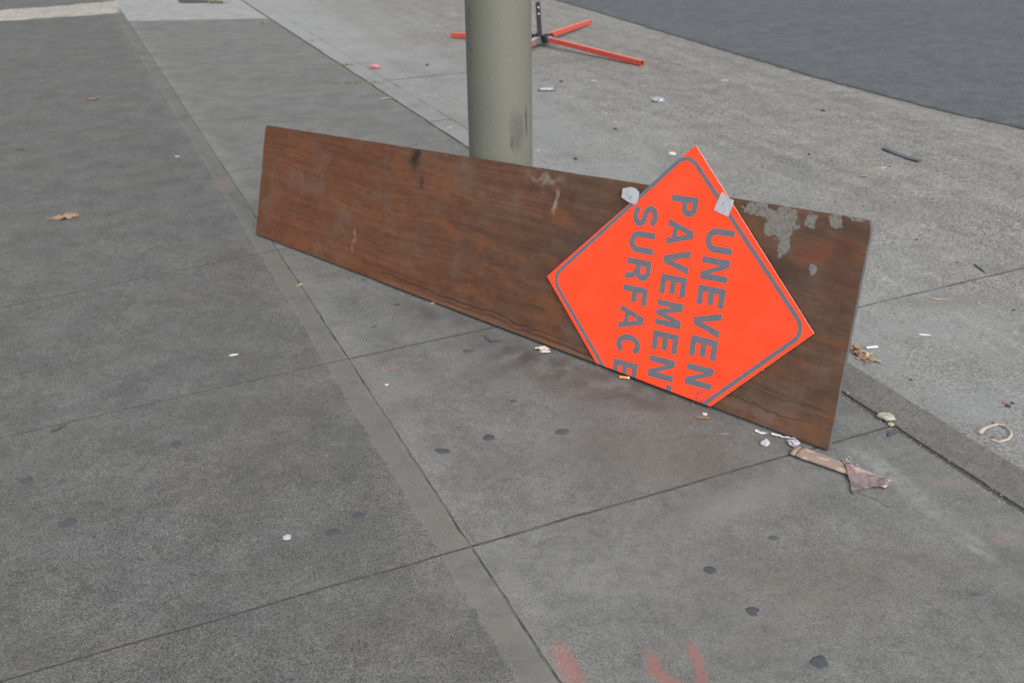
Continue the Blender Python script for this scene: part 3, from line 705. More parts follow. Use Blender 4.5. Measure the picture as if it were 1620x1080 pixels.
# ------------------------------------------------------------------ the pole
# the board's upper back edge touches the pole
def pole_pos():
    best = None
    for k in range(4000):
        y = 3.4+k*.0005; d = ray(791.5, 200); P = Vector((0, 0, CAM_H))+d*(y/d.y)
        r = 101.5/2/1575*(P-Vector((0, 0, CAM_H))).dot(FW)
        a = (Vector((P.x, P.y, 0))-Vector((BL.x, BL.y, 0))).dot(BU); top = TLb[1]+(TRb[1]-TLb[1])*a/LB
        back = top*math.sin(LEAN)+TH*math.cos(LEAN)+.003
        dist = (Vector((P.x, P.y, 0))-Vector((BL.x, BL.y, 0))).dot(BN)
        e = abs(dist-r-back)
        if best is None or e < best[0]: best = (e, P.x, P.y, r)
    return best[1:]
px_, py_, pr_ = pole_pos()
def pole_mat():
    m = MT('grey_green_pole_paint', .5, .4); V = m.obj()
    c = m.mix(m.noise(V, 4, 4), (.108, .112, .093), (.130, .133, .111)); c = m.mul(c, m.mr(m.noise(V, 90, 3), .3, .7, .95, 1.05))
    s3 = m.n('ShaderNodeSeparateXYZ'); m.put(s3.inputs[0], V)
    ang = m.ma('ARCTAN2', s3.outputs[0], m.ma('MULTIPLY', s3.outputs[1], -1)); ca = m.n('ShaderNodeCombineXYZ'); m.put(ca.inputs[0], m.ma('MULTIPLY', ang, pr_)); m.put(ca.inputs[2], s3.outputs[2])
    A = ca.outputs[0]; W = m.ve('ADD', A, m.ve('SCALE', m.ve('SUBTRACT', m.noise(A, 25, 3, .6, col=True), (.5, .5, .5)), .03))
    br = m.mr(m.noise(m.stretch(A, (3, 1, 1)), 22, 5, .7), .35, .6)
    c = m.mix(m.ma('MULTIPLY', m.ma('MULTIPLY', m.blob(W, (.065, 0, .66), (1, 0, 1e-5), .036, .085, .6), m.mr(br, 0, 1, .6, 1, False)), .6), c, (.055, .055, .052))
    c = m.mix(m.ma('MULTIPLY', m.blob(W, (.112, 0, .69), (1, 0, 1e-5), .008, .07, .6), .7), c, (.03, .03, .03))
    c = m.mix(m.ma('MULTIPLY', m.blob(W, (.045, 0, .62), (1, 0, 1e-5), .006, .03, .6), .6), c, (.04, .04, .04))
    scr = m.mr(m.noise(m.stretch(A, (1.4, 1, 1)), 75, 4, .7), .52, .58)
    c = m.mix(m.ma('MULTIPLY', m.blob(A, (-.125, 0, 1.0), (1, 0, 1e-5), .016, .13, .3), m.ma('MULTIPLY', scr, .9)), c, (.03, .03, .035))
    c = m.mix(m.mr(m.noise(A, 65, 3, .7), .73, .76, 0, .6), c, (.05, .05, .045))
    m.color(c); m.bump(m.noise(V, 40, 3), .12, .002); return m.m
M['pole'] = pole_mat()
pole = tag(empty('street_pole', (px_, py_, 0)), 'thick grey green painted steel pole standing behind the board', 'pole')
bm = bmesh.new(); prof = [(.0, pr_*1.012), (.5, pr_), (1.1, pr_*.985), (3, pr_*.95), (6.5, pr_*.88)]; rr = []
for z, r in prof: rr.append([bm.verts.new((r*math.cos(2*math.pi*k/96), r*math.sin(2*math.pi*k/96), z)) for k in range(96)])
for A, B in zip(rr, rr[1:]):
    for k in range(96): bm.faces.new((A[k], A[(k+1) % 96], B[(k+1) % 96], B[k]))
bm.faces.new(rr[-1]); link('shaft', bm_mesh(bm, smooth=True), M['pole'], pole)
bm = bmesh.new(); rr = []
for z, r in ((0, pr_+.022), (.028, pr_+.022), (.036, pr_+.014), (.038, pr_-.002)): rr.append([bm.verts.new((r*math.cos(2*math.pi*k/64), r*math.sin(2*math.pi*k/64), z)) for k in range(64)])
for A, B in zip(rr, rr[1:]):
    for k in range(64): bm.faces.new((A[k], A[(k+1) % 64], B[(k+1) % 64], B[k]))
link('base_collar', bm_mesh(bm, smooth=False), M['pole'], pole)

# ------------------------------------------------------------------ fallen sign stand
def metal_orange():
    m = MT('orange_powder_coat', .38, .5); V = m.obj(); n = m.noise(V, 30, 5, .7)
    c = m.mix(m.mr(n, .3, .7), (.38, .046, .030), (.48, .072, .045)); c = m.mix(m.mr(m.noise(V, 60, 4, .7), .66, .7, 0, .8), c, (.12, .04, .025)); m.color(c); return m.m
M['legs'] = metal_orange(); M['blackmetal'] = plain('black_steel', (.018, .018, .02), .4, .3, 40, .3, .5)
M['zinc'] = plain('zinc_plated', (.45, .46, .47), .35, .2, 30, .2, .5, .8)
tipL, tipB, tipF = G(715, 55, .03), G(933, 34, .03), G(1016, 99, .03)
hub = (tipL+tipF)/2; hub = Vector((hub.x, hub.y, 0)); hz = gz(hub.x, hub.y)
hubp = Vector(G(857, 73)); hub = Vector((hubp.x, hubp.y, 0)); hz = gz(hub.x, hub.y)
stand = tag(empty('sign_stand', (hub.x, hub.y, hz)), 'folding sign stand base with four orange legs and a black upright bracket behind the pole', 'sign stand')
tip4 = hub-(tipB-hub)*.72
def box_leg(tip, wdt=.040):
    t = Vector((tip.x-hub.x, tip.y-hub.y, 0)); L = t.length; t.normalize(); s = Vector((-t.y, t.x, 0))
    a = t*.09+Vector((0, 0, .070)); b = t*L+Vector((0, 0, .026)); ax = (b-a).normalized(); up = s.cross(ax); up = up if up.z > 0 else -up
    bm = bmesh.new(); rings = []
    h = wdt/2
    for P in (a, b):
        rings.append([bm.verts.new(P+s*x*h+up*z*h) for x, z in ((-1, -1), (1, -1), (1, 1), (-1, 1))])
    rin = [bm.verts.new(b+s*x*h*.86+up*z*h*.86) for x, z in ((-1, -1), (1, -1), (1, 1), (-1, 1))]
    rdp = [bm.verts.new(b-ax*.05+s*x*h*.86+up*z*h*.86) for x, z in ((-1, -1), (1, -1), (1, 1), (-1, 1))]
    for A, B in ((rings[0], rings[1]), (rings[1], rin), (rin, rdp)):
        for k in range(4): bm.faces.new((A[k], A[(k+1) % 4], B[(k+1) % 4], B[k]))
    bm.faces.new(rings[0]); fc = bm.faces.new(rdp); fc.material_index = 1
    o = link('leg', bm_mesh(bm), [M['legs'], M['blackmetal']], stand)
    bm = bmesh.new(); R = Matrix((ax, s, up)).transposed()
    sl = .16 if tip is tip4 else .035
    add_box(bm, a+ax*(sl/2-.003), (sl, wdt+.006, wdt+.006), R, .002); link('sleeve', bm_mesh(bm), M['zinc'], o)
    return o
for tp in (tipL, tipB, tipF, tip4): box_leg(tp)
bm = bmesh.new()
add_box(bm, (0, 0, .062), (.13, .13, .012), Matrix.Rotation(.6, 3, 'Z'), .002)
for an in (.75, 2.3, 3.9, 5.4):
    R = Matrix.Rotation(an, 3, 'Z'); add_box(bm, R @ Vector((.075, .024, .07)), (.06, .005, .055), R); add_box(bm, R @ Vector((.075, -.024, .07)), (.06, .005, .055), R)
link('hub_bracket', bm_mesh(bm), M['blackmetal'], stand)
for an in (.75, 3.9, 5.4):
    bm = bmesh.new(); R = Matrix.Rotation(an, 3, 'Z'); r_ = bmesh.ops.create_cone(bm, cap_ends=True, segments=20, radius1=.036, radius2=.036, depth=.014)
    for v in r_['verts']: v.co = R @ (Matrix.Rotation(math.pi/2, 3, 'X') @ v.co + Vector((.075, -.036, .072)))
    link('pivot_disc', bm_mesh(bm), M['blackmetal'], stand)
bm = bmesh.new(); T_ = Matrix.Rotation(math.radians(3.5), 3, 'Y').inverted()
add_box(bm, T_ @ Vector((-.012, 0, .215)), (.042, .030, .33), T_, .003); up_o = link('upright', bm_mesh(bm), M['blackmetal'], stand)
for hzz in (.335, .28):  # white discs stand in for light showing through two holes in the upright
    bm = bmesh.new(); r_ = bmesh.ops.create_cone(bm, cap_ends=True, segments=12, radius1=.0075, radius2=.0075, depth=.038)
    for v in r_['verts']: v.co = T_ @ (Matrix.Rotation(math.pi/2, 3, 'X') @ v.co + Vector((-.008, 0, hzz)))
    link('hole_light', bm_mesh(bm), M['white_plastic'], up_o)

# ------------------------------------------------------------------ litter
M['leaf'] = plain('dry_brown_leaf', (.24, .145, .09), .75, .3, 90, .6)
M['leaf_pale'] = plain('pale_dry_leaf', (.34, .265, .165), .75, .25, 90, .6)
M['leaf_red'] = plain('reddish_leaf_crumbs', (.20, .12, .09), .8, .35, 90, .6)
M['paper'] = plain('white_paper', (.56, .56, .575), .8, .08, 60, .5)
M['tissue'] = plain('soiled_tissue', (.50, .44, .40), .9, .12, 60, .6)
M['lilac'] = plain('lilac_paper', (.36, .345, .385), .8, .12, 60, .5)
M['stone'] = plain('grey_stone', (.20, .20, .195), .9, .25, 90, .6)
M['darkstone'] = plain('dark_asphalt_chip', (.055, .055, .058), .9, .35, 90, .6)
M['palestone'] = plain('pale_yellowish_stone', (.30, .29, .235), .9, .2, 90, .7)
M['rubber'] = plain('grey_rubber', (.060, .066, .080), .6, .15, 40, .4)
M['gum'] = plain('trodden_gum', (.052, .056, .063), .6, .25, 160, .5)
M['gum2'] = plain('faded_trodden_gum', (.066, .069, .073), .7, .25, 160, .5)
M['kraft'] = None
M['twig'] = plain('dry_twig', (.16, .12, .08), .85, .25, 90, .5)
M['filter'] = plain('cigarette_filter', (.60, .27, .07), .8, .2, 300, .3)
M['red'] = plain('pink_red_wrapper', (.42, .17, .18), .5, .3, 40, .5)
M['green'] = plain('weed_green', (.075, .10, .03), .7, .3, 50, .2)
M['straw'] = plain('dry_grass', (.22, .19, .10), .8, .3, 50, .2)
M['foil'] = plain('silver_foil', (.36, .36, .39), .3, .15, 60, .6, .5, .5)

def put(name, px, me, mat, label, cat, group=None, rot=0, lift=0, sink=0):
    g = G(*px); o = link(name, me, mat); o.location = (g.x, g.y, gz(g.x, g.y)+lift-sink); o.rotation_euler = (0, 0, rot)
    return tag(o, label, cat, group)
def pxlen(px, n):
    a, b = G(*px), G(px[0]+n, px[1]); return (b-a).length
def maple(size, seed, curl=.25):
    r = random.Random(seed); pl = []; L = 9
    for k in range(L*2):
        a = math.pi*2*k/(L*2); q = (1 if k % 2 == 0 else .58)*r.uniform(.72, 1.12); pl.append((math.cos(a)*q*size/2, math.sin(a)*q*size/2*.72))
    pl = dens(pl, size/14)
    bm = bmesh.new(); sheet(bm, pl, lambda x, y: .0015+curl*size*((x/size)**2+.5*abs(mn.noise(Vector((x/size*3, y/size*3, seed))))), .0006)
    add_tube(bm, [(-.2*size, 0, curl*size*.12), (-.5*size, .03*size, curl*size*.3), (-.62*size, .1*size, curl*size*.1)], .0009, 5)
    return bm_mesh(bm)
def blade(L, W, seed, curl=.2):
    pl = [(L*(k/12-.5), W/2*math.sin(math.pi*k/12)**.7) for k in range(13)] + [(L*(k/12-.5), -W/2*math.sin(math.pi*k/12)**.7*.9) for k in range(11, 0, -1)]
    bm = bmesh.new(); sheet(bm, pl, lambda x, y: .001+curl*abs(y)+.12*L*(x/L+.5)**2*(.3+.7*((seed % 3)/2)), .0005, 3); return bm_mesh(bm)
def crumple(size, seed, flat=.45, sub=3, amp=.45):
    bm = bmesh.new(); bmesh.ops.create_icosphere(bm, subdivisions=sub, radius=size/2)
    for v in bm.verts:
        d = v.co.normalized(); n = mn.noise(d*2.3+Vector((seed, 0, 0)))*amp + abs(mn.noise(d*3.2+Vector((0, seed, 0))))*amp
        v.co = v.co*(1-amp*.3+n); v.co.z *= flat; v.co.z += size*.5*flat*.6
    return bm_mesh(bm)
def scrap(w, h, seed, lift=.15, th=.0004):
    r = random.Random(seed); pl = [(-w/2, -h/2), (w/2*r.uniform(.6, 1), -h/2*r.uniform(.6, 1)), (w/2, h/2*r.uniform(.5, 1)), (-w/2*r.uniform(.5, 1), h/2)]
    pl = dens(pl, max(w, h)/6); pl = [(x*(1+.12*r.uniform(-1, 1)), y*(1+.12*r.uniform(-1, 1))) for x, y in pl]
    bm = bmesh.new(); sheet(bm, pl, lambda x, y: .001+lift*abs(x)*.6+.1*w*abs(mn.noise(Vector((x/w*3, y/w*3, seed)))), th, 3); return bm_mesh(bm)
def pebble(size, seed, flat=.6):
    bm = bmesh.new(); bmesh.ops.create_icosphere(bm, subdivisions=2, radius=size/2)
    for v in bm.verts:
        d = v.co.normalized(); v.co *= 1+.35*mn.noise(d*1.6+Vector((seed, seed, 0))); v.co.z *= flat; v.co.x *= 1.2; v.co.z += size*.5*flat*.8
    return bm_mesh(bm)
def cig(L, r, mats, split, filt=True):
    bm = bmesh.new(); add_tube(bm, [(-L/2, 0, r), (-L/2+L*split, 0, r)], r, 12); me1 = bm_mesh(bm, smooth=False)
    bm = bmesh.new(); add_tube(bm, [(-L/2+L*split+.0002, 0, r), (L/2-.004, 0, r), (L/2, 0, r*.8)], r*.97, 12); me2 = bm_mesh(bm, smooth=False)
    return me1, me2
# leaves
put('dry_leaf', (105, 344), maple(pxlen((105, 344), 54), 3, .22), M['leaf'], 'large curled brown dry leaf lying on the pavement at the left', 'leaf', 'dry leaves', .5)
put('dry_leaf', (149, 157), maple(pxlen((149, 157), 20), 5, .3), M['leaf'], 'small brown dry leaf on the far left pavement, behind the large curled leaf', 'leaf', 'dry leaves', .2)
put('dry_leaf', (475, 451), maple(pxlen((475, 451), 13), 8, .15), M['leaf_pale'], 'tiny tan star shaped leaf lying on the long pavement joint', 'leaf', 'dry leaves', 1)
put('dry_leaf', (610, 157), blade(pxlen((610, 157), 18), .03, 2), M['leaf_pale'], 'tan leaf scrap on the curb strip, farthest left of three left of the pole', 'leaf', 'dry leaves', .1)
put('dry_leaf', (660, 169), blade(pxlen((660, 169), 12), .02, 2), M['leaf'], 'brown leaf scrap on the curb strip between the other two left of the pole', 'leaf', 'dry leaves', .3)
put('dry_leaf', (711, 203), blade(pxlen((711, 203), 14), .025, 1), M['leaf_pale'], 'tan leaf scrap on the curb strip nearest the left side of the pole', 'leaf', 'dry leaves', .6)
put('dry_leaf', (724, 212), crumple(.016, 5), M['leaf_pale'], 'crumb of tan leaf close to the left side of the pole base', 'leaf', 'dry leaves')
put('dry_leaf', (1590, 637), maple(pxlen((1590, 637), 13), 15, .2), M['leaf'], 'small rust coloured leaf in the gutter at the right edge above the torn ring', 'leaf', 'dry leaves', 1)
put('dry_leaf', (1112, 662), blade(pxlen((1112, 662), 22), .010, 4, .4), M['leaf'], 'thin brown leaf sliver on the pavement below the orange sign corner', 'leaf', 'dry leaves', -.2)
put('dry_leaf', (1365, 280), blade(pxlen((1365, 280), 17), .02, 4, .4), M['leaf'], 'brown leaf sliver on the parking strip below the grey rubber strip', 'leaf', 'dry leaves', 0)
put('dry_leaf', (1341, 622), crumple(.014, 9), M['leaf'], 'reddish leaf crumb in the curb joint beside the board end', 'leaf', 'dry leaves')
put('dry_leaf', (1385, 572), blade(.055, .016, 4, .3), M['leaf_pale'], 'long tan curled leaf tip at the low end of the leaf litter heap', 'leaf', 'dry leaves', -.9, lift=.003)
put('dry_leaf', (1375, 564), blade(.045, .020, 3, .5), M['leaf_pale'], 'cream coloured curled leaf resting on the leaf litter heap', 'leaf', 'dry leaves', .7, lift=.004)
# heap of crumbs beside the board
bm = bmesh.new(); r5 = random.Random(5)
for k in range(70):
    u = r5.random(); g = G(1348+30*u+r5.gauss(0, 3), 552+20*u+r5.gauss(0, 3)); s_ = r5.uniform(.005, .012)
    R = Matrix.Rotation(r5.uniform(0, 6.28), 3, 'Z') @ Matrix.Rotation(r5.uniform(-.6, .6), 3, 'X')
    z = gz(g.x, g.y)+r5.uniform(.002, .010); q4 = [bm.verts.new(Vector((g.x, g.y, z)) + R @ Vector((a*s_, b*s_*.6, r5.uniform(0, .3)*s_))) for a, b in ((-1, -1), (1, -.8), (1.1, .9), (-.8, 1), )]
    f = bm.faces.new(q4); f.material_index = r5.choice((0, 0, 1, 2))
    r_ = bmesh.ops.extrude_face_region(bm, geom=[f])
    for e in r_['geom']:
        if isinstance(e, bmesh.types.BMVert): e.co.z += .0005
tag(link('leaf_litter', bm_mesh(bm), [M['leaf_red'], M['leaf'], M['leaf_pale']]), 'crumbled reddish leaf litter beside the right end of the board', 'leaf litter', kind='stuff')
# cigarettes
def cigarette(px, L, r, rot, mat_f, label, split):
    g = G(*px); e = tag(empty('cigarette_butt', (g.x, g.y, gz(g.x, g.y)+.001)), label, 'cigarette butt', 'cigarette butts'); e.rotation_euler = (0, 0, rot)
    a, b = cig(L, r, None, split); link('filter', a, mat_f, e); link('paper_tube', b, M['paper'], e)
cigarette((988, 599), pxlen((988, 599), 16), .0042, -.25, M['filter'], 'orange filter cigarette butt on the ground below the sign letters', .82)
cigarette((1379, 551), pxlen((1379, 551), 19), .0040, .12, M['paper'], 'white cigarette butt beside the leaf litter right of the board', .35)
# papers
put('paper_scrap', (281, 248), scrap(.028, .014, 3), M['paper'], 'small white paper scrap on the upper left pavement near the long joint', 'paper scrap', 'paper scraps', .6)
put('paper_scrap', (370, 562), scrap(.034, .013, 4, .1), M['paper'], 'bluish white paper scrap in the middle of the left pavement', 'paper scrap', 'paper scraps', .15)
put('paper_scrap', (612, 609), scrap(.012, .01, 5, .2), M['paper'], 'tiny white paper fleck right of the long joint, in front of the board', 'paper scrap', 'paper scraps', .2)
put('paper_scrap', (685, 480), scrap(.02, .01, 6, .2), M['tissue'], 'tiny cream scrap tucked under the board edge, left of the tissue', 'paper scrap', 'paper scraps', .2)
put('paper_scrap', (1115, 656), crumple(.016, 3), M['tissue'], 'small cream crumb of paper below the lowest corner of the sign', 'paper scrap', 'paper scraps')
put('paper_scrap', (1204, 685), scrap(.038, .012, 8, .25), M['paper'], 'narrow white paper strip in front of the board near its right end', 'paper scrap', 'paper scraps', -.55)
put('paper_scrap', (1238, 692), scrap(.075, .010, 9, .15), M['paper'], 'long white paper sliver under the lower board edge', 'paper scrap', 'paper scraps', -.5)
put('paper_scrap', (1211, 703), crumple(.030, 12, .5, 2, .6), M['lilac'], 'crumpled lilac grey paper ball on the pavement joint in front of the board', 'crumpled paper', 'crumpled papers')
put('paper_scrap', (1256, 704), crumple(.036, 17, .6, 2, .6), M['lilac'], 'crumpled lilac white paper wedged between the board and the flattened tube', 'crumpled paper', 'crumpled papers')
put('paper_scrap', (1145, 687), blade(.03, .004, 1), M['leaf_pale'], 'thin pale splinter on the pavement in front of the board', 'splinter', None, -.1)
put('pull_tab', (1463, 531), blade(.045, .018, 2, .1), M['paper'], 'white plastic teardrop tab lying in the gutter', 'plastic tab', None, -.5)
put('paper_scrap', (1146, 128), scrap(.05, .02, 11, .1), M['paper'], 'white paper scrap on the far parking strip near the road edge', 'paper scrap', 'paper scraps')
put('paper_scrap', (940, 128), scrap(.05, .012, 12, .1), M['paper'], 'thin white scrap on the parking strip just beyond the crushed can', 'paper scrap', 'paper scraps')
put('paper_scrap', (1356, 47), scrap(.09, .04, 13, .1), M['paper'], 'white paper scrap lying out on the asphalt road', 'paper scrap', 'paper scraps')
put('paper_scrap', (1398, 266), scrap(.03, .012, 14, .1), M['paper'], 'white fleck beside the grey rubber strip', 'paper scrap', 'paper scraps')
put('paper_scrap', (758, 28), scrap(.05, .03, 15, .1), M['tissue'], 'yellowish scrap on the far parking strip left of the pole top', 'paper scrap', 'paper scraps') if False else None
put('gum_blob', (454, 850), crumple(.022, 21, .25, 3, .25), M['lilac'], 'white fresh gum blob on the near left pavement', 'gum')
# tissue
bm = bmesh.new()
for k in range(6):
    rr_ = random.Random(40+k); cx, cy = rr_.uniform(-.018, .018), rr_.uniform(-.016, .016); w = rr_.uniform(.026, .040)
    pl = [(cx+w*.6*math.cos(a_)*rr_.uniform(.7, 1.2), cy+w*.42*math.sin(a_)*rr_.uniform(.7, 1.2)) for a_ in [i*math.pi/7 for i in range(14)]]
    sheet(bm, pl, lambda x, y, k=k: .001+.003*k*.7+.006*abs(mn.noise(Vector((x*90, y*90, k*3)))), .0005, 4)
put('crumpled_tissue', (861, 555), bm_mesh(bm), M['tissue'], 'crumpled cream tissue folded in layers beside the lower board edge', 'tissue')
# wire tie
g0 = G(782, 539); bm = bmesh.new()
pts_ = [(766, 531), (770, 538), (778, 541), (785, 540), (796, 541)]; P_ = [G(*p)-g0+Vector((0, 0, .004+.003*(i % 2))) for i, p in enumerate(pts_)]
add_tube(bm, P_, [.0008, .003, .0035, .003, .0008], 6, True, .5)
put('twisted_strip', (782, 539), bm_mesh(bm), M['rubber'], 'dark twisted metallic strip on the pavement left of the tissue', 'strip')
# can and wrappers behind
def crushed(px, w, mats, label, name, cat):
    g = G(*px); e = tag(empty(name, (g.x, g.y, gz(g.x, g.y))), label, cat)
    bm = bmesh.new(); n = 18; L = w; rings = []
    for i in range(9):
        x = L*(i/8-.5); r = w*.26*(1-.25*abs(math.sin(i*1.7)))*(.82 if i in (0, 8) else 1)
        rings.append([bm.verts.new((x+.004*math.sin(3*k), r*math.cos(2*math.pi*k/n), w*.13+r*.42*math.sin(2*math.pi*k/n)*(1+.25*mn.noise(Vector((i*.7, k*.6, 1)))))) for k in range(n)])
    for A, B in zip(rings, rings[1:]):
        for k in range(n): bm.faces.new((A[k], A[(k+1) % n], B[(k+1) % n], B[k]))
    link('can_body', bm_mesh(bm), mats[0], e)
    for s_, rg in ((-1, 0), (1, 8)):
        bm = bmesh.new(); vs = [bm.verts.new((s_*(L/2+.001), w*.2*math.cos(2*math.pi*k/n), w*.13+w*.09*math.sin(2*math.pi*k/n))) for k in range(n)]; bm.faces.new(vs)
        r_ = bmesh.ops.extrude_face_region(bm, geom=bm.faces[:])
        for q in r_['geom']:
            if isinstance(q, bmesh.types.BMVert): q.co.x += s_*.003
        link('can_end', bm_mesh(bm), mats[1], e)
    return e
e = crushed((865, 144), .105, (M['foil'], M['blackmetal']), 'crushed silver and dark drink can on the parking strip right of the pole', 'crushed_can', 'can'); e.rotation_euler = (0, 0, .1)
put('crumpled_wrapper', (594, 108), crumple(.085, 31, .45), M['red'], 'pink and red crumpled wrapper on the driveway left of the pole', 'wrapper')
put('crumpled_wrapper', (1040, 160), crumple(.095, 35, .30), M['foil'], 'flattened silver grey wrapper on the parking strip above the sign', 'wrapper', None, .2)
put('paper_scrap', (1063, 244), crumple(.045, 36, .3), M['tissue'], 'tan crumb of paper on the parking strip left of the sign top', 'paper scrap', 'paper scraps')
put('paper_scrap', (851, 239), crumple(.03, 37, .25), M['leaf_pale'], 'tan scrap on the ground just right of the pole base', 'paper scrap', 'paper scraps')
# rubber strip
g0 = G(1427, 248); P_ = [G(*p)-g0 for p in ((1399, 237), (1412, 242), (1428, 248), (1442, 253), (1455, 257))]
bm = bmesh.new(); prev = None
for i, P in enumerate(P_):
    t = (P_[min(i+1, 4)]-P_[max(i-1, 0)]).normalized(); s_ = Vector((-t.y, t.x, 0))*.019; z = .004+.004*abs(i-2)**1.4*.6
    row = [bm.verts.new(P+s_+Vector((0, 0, z-.003))), bm.verts.new(P+s_+Vector((0, 0, z+.003))), bm.verts.new(P-s_+Vector((0, 0, z+.003))), bm.verts.new(P-s_+Vector((0, 0, z-.003)))]
    if prev:
        for k in range(4): bm.faces.new((prev[k], prev[(k+1) % 4], row[(k+1) % 4], row[k]))
    else: bm.faces.new(row)
    prev = row
bm.faces.new(prev[::-1])
put('rubber_strip', (1427, 248), bm_mesh(bm), M['rubber'], 'bent dark grey rubber strip lying on the parking strip near the road', 'rubber strip')
# torn ring of paper
g0 = G(1575, 684); bm = bmesh.new(); prev = None
ringp = [(1548, 686), (1556, 679), (1566, 674), (1578, 672), (1590, 675), (1598, 682), (1599, 690), (1593, 697), (1580, 699), (1568, 696)]
wd = [.010, .0085, .0065, .0055, .005, .0055, .006, .006, .005, .0035]
P_ = [G(*p)-g0 for p in ringp]
for i, P in enumerate(P_):
    t = (P_[min(i+1, 9)]-P_[max(i-1, 0)]).normalized(); s_ = Vector((-t.y, t.x, 0))*wd[i]; z = .003+.002*math.sin(i*2.1)
    row = [bm.verts.new(P+s_+Vector((0, 0, z))), bm.verts.new(P+Vector((0, 0, z+.004))), bm.verts.new(P-s_+Vector((0, 0, z))), bm.verts.new(P+Vector((0, 0, z-.002)))]
    if prev:
        for k in range(4): bm.faces.new((prev[k], prev[(k+1) % 4], row[(k+1) % 4], row[k]))
    else: bm.faces.new(row)
    prev = row
bm.faces.new(prev[::-1])
put('torn_ring', (1575, 684), bm_mesh(bm), plain('tan_cardboard', (.30, .26, .215), .85, .15, 60, .6), 'torn tan cardboard ring lying in the gutter at the right edge', 'cardboard ring')
put('paper_scrap', (1573, 669), crumple(.014, 55), M['leaf'], 'brown crumb touching the torn ring', 'crumb')
# stones in the curb joint
put('flat_stone', (1401, 662), pebble(.044, 3, .45), M['palestone'], 'flat pale yellowish stone lodged in the curb joint beside the board', 'stone', None, -.5)
put('flat_stone', (1409, 672), pebble(.018, 6, .5), M['palestone'], 'small pale stone chip just below the flat pale stone', 'stone', None, -.7)
pl = dens([(-.022, -.012), (-.014, .002), (.006, .012), (.022, .012), (.020, -.002), (.004, -.009)], .005)
bm = bmesh.new(); sheet(bm, pl, lambda x, y: .001+.004*abs(mn.noise(Vector((x*60, y*60, 2)))), .004, 3)
put('slate_chip', (1411, 686), bm_mesh(bm), M['rubber'], 'dark slate grey chip beside the curb joint below the pale stone', 'slate chip', None, .3)
big = [((1464, 486 + 0), .0, 0)]
for px, s_, mt, lab in [((1517, 415), .024, 'stone', 'flat grey pebble on the parking strip near the transverse joint, right of the board'), ((1441, 564), .013, 'palestone', 'round pale pebble in the gutter right of the cigarette'),
        ((1441, 601), .014, 'darkstone', 'black chip in the gutter right of the curb'), ((1450, 380), .016, 'darkstone', 'dark pebble on the parking strip above the transverse joint'),
        ((1280, 245), .024, 'darkstone', 'dark asphalt chip on the parking strip right of the sign top'), ((1302, 176), .035, 'darkstone', 'dark asphalt chip near the road edge'),
        ((911, 252), .032, 'darkstone', 'dark pebble right of the pole base above the board edge'), ((888, 130), .035, 'darkstone', 'small black lump beyond the crushed can'),
        ((1009, 196), .03, 'stone', 'grey pebble on the parking strip left of the sign top'), ((973, 205), .03, 'darkstone', 'dark pebble on the parking strip halfway from pole to sign'),
        ((957, 181), .028, 'palestone', 'pale pebble on the parking strip right of the pole'), ((1595, 643), .02, 'darkstone', 'dark pebble beside the rust coloured leaf'),
        ((1602, 638), .014, 'darkstone', 'black chip at the right edge beside the rust coloured leaf'), ((1573, 456), .016, 'stone', 'grey pebble on the stained patch of the parking strip'), ((1547, 480), .014, 'palestone', 'pale pebble in the dark stain on the parking strip'),
        ((1604, 491), .014, 'darkstone', 'dark pebble near the right edge on the parking strip'), ((1408, 264), .018, 'darkstone', 'dark chip touching the low end of the rubber strip'), ((676, 104), .04, 'darkstone', 'dark pebble on the driveway left of the pole'), ((663, 105+0), .0, '', '')]:
    s_ *= .75
    if s_: put('pebble', px, pebble(s_, s_*900+px[0], .55), M[mt], lab, 'pebble', 'pebbles on the concrete', rnd.uniform(0, 3))
# twigs
def twig(px_list, r, label, mt='twig', z=.002):
    g0 = G(*px_list[0]); P_ = [G(*p)-g0+Vector((0, 0, z+.002*(i % 2))) for i, p in enumerate(px_list)]
    bm = bmesh.new(); add_tube(bm, P_, [r]*(len(P_)-1)+[r*.5], 6); put('twig', px_list[0], bm_mesh(bm), M[mt], label, 'twig', 'twigs')
twig([(1354, 776), (1362, 781), (1375, 786), (1390, 793), (1402, 801), (1427, 803)], .0009, 'thin bent grass stem trailing from the flattened tube')
twig([(1541, 419), (1549, 425), (1558, 432)], .0035, 'short dark twig lying across the parking strip joint', 'darkstone')
twig([(1467, 471), (1477, 474), (1490, 474), (1504, 475)], .0022, 'pale thin twig on the parking strip below the transverse joint', 'leaf_pale')
twig([(26, 238), (33, 238), (40, 238)], .004, 'short dark twig on the pavement at the far left', 'darkstone')
twig([(82, 684), (90, 680), (103, 673)], .0045, 'dark curved stick on the near left pavement beside a joint', 'darkstone')

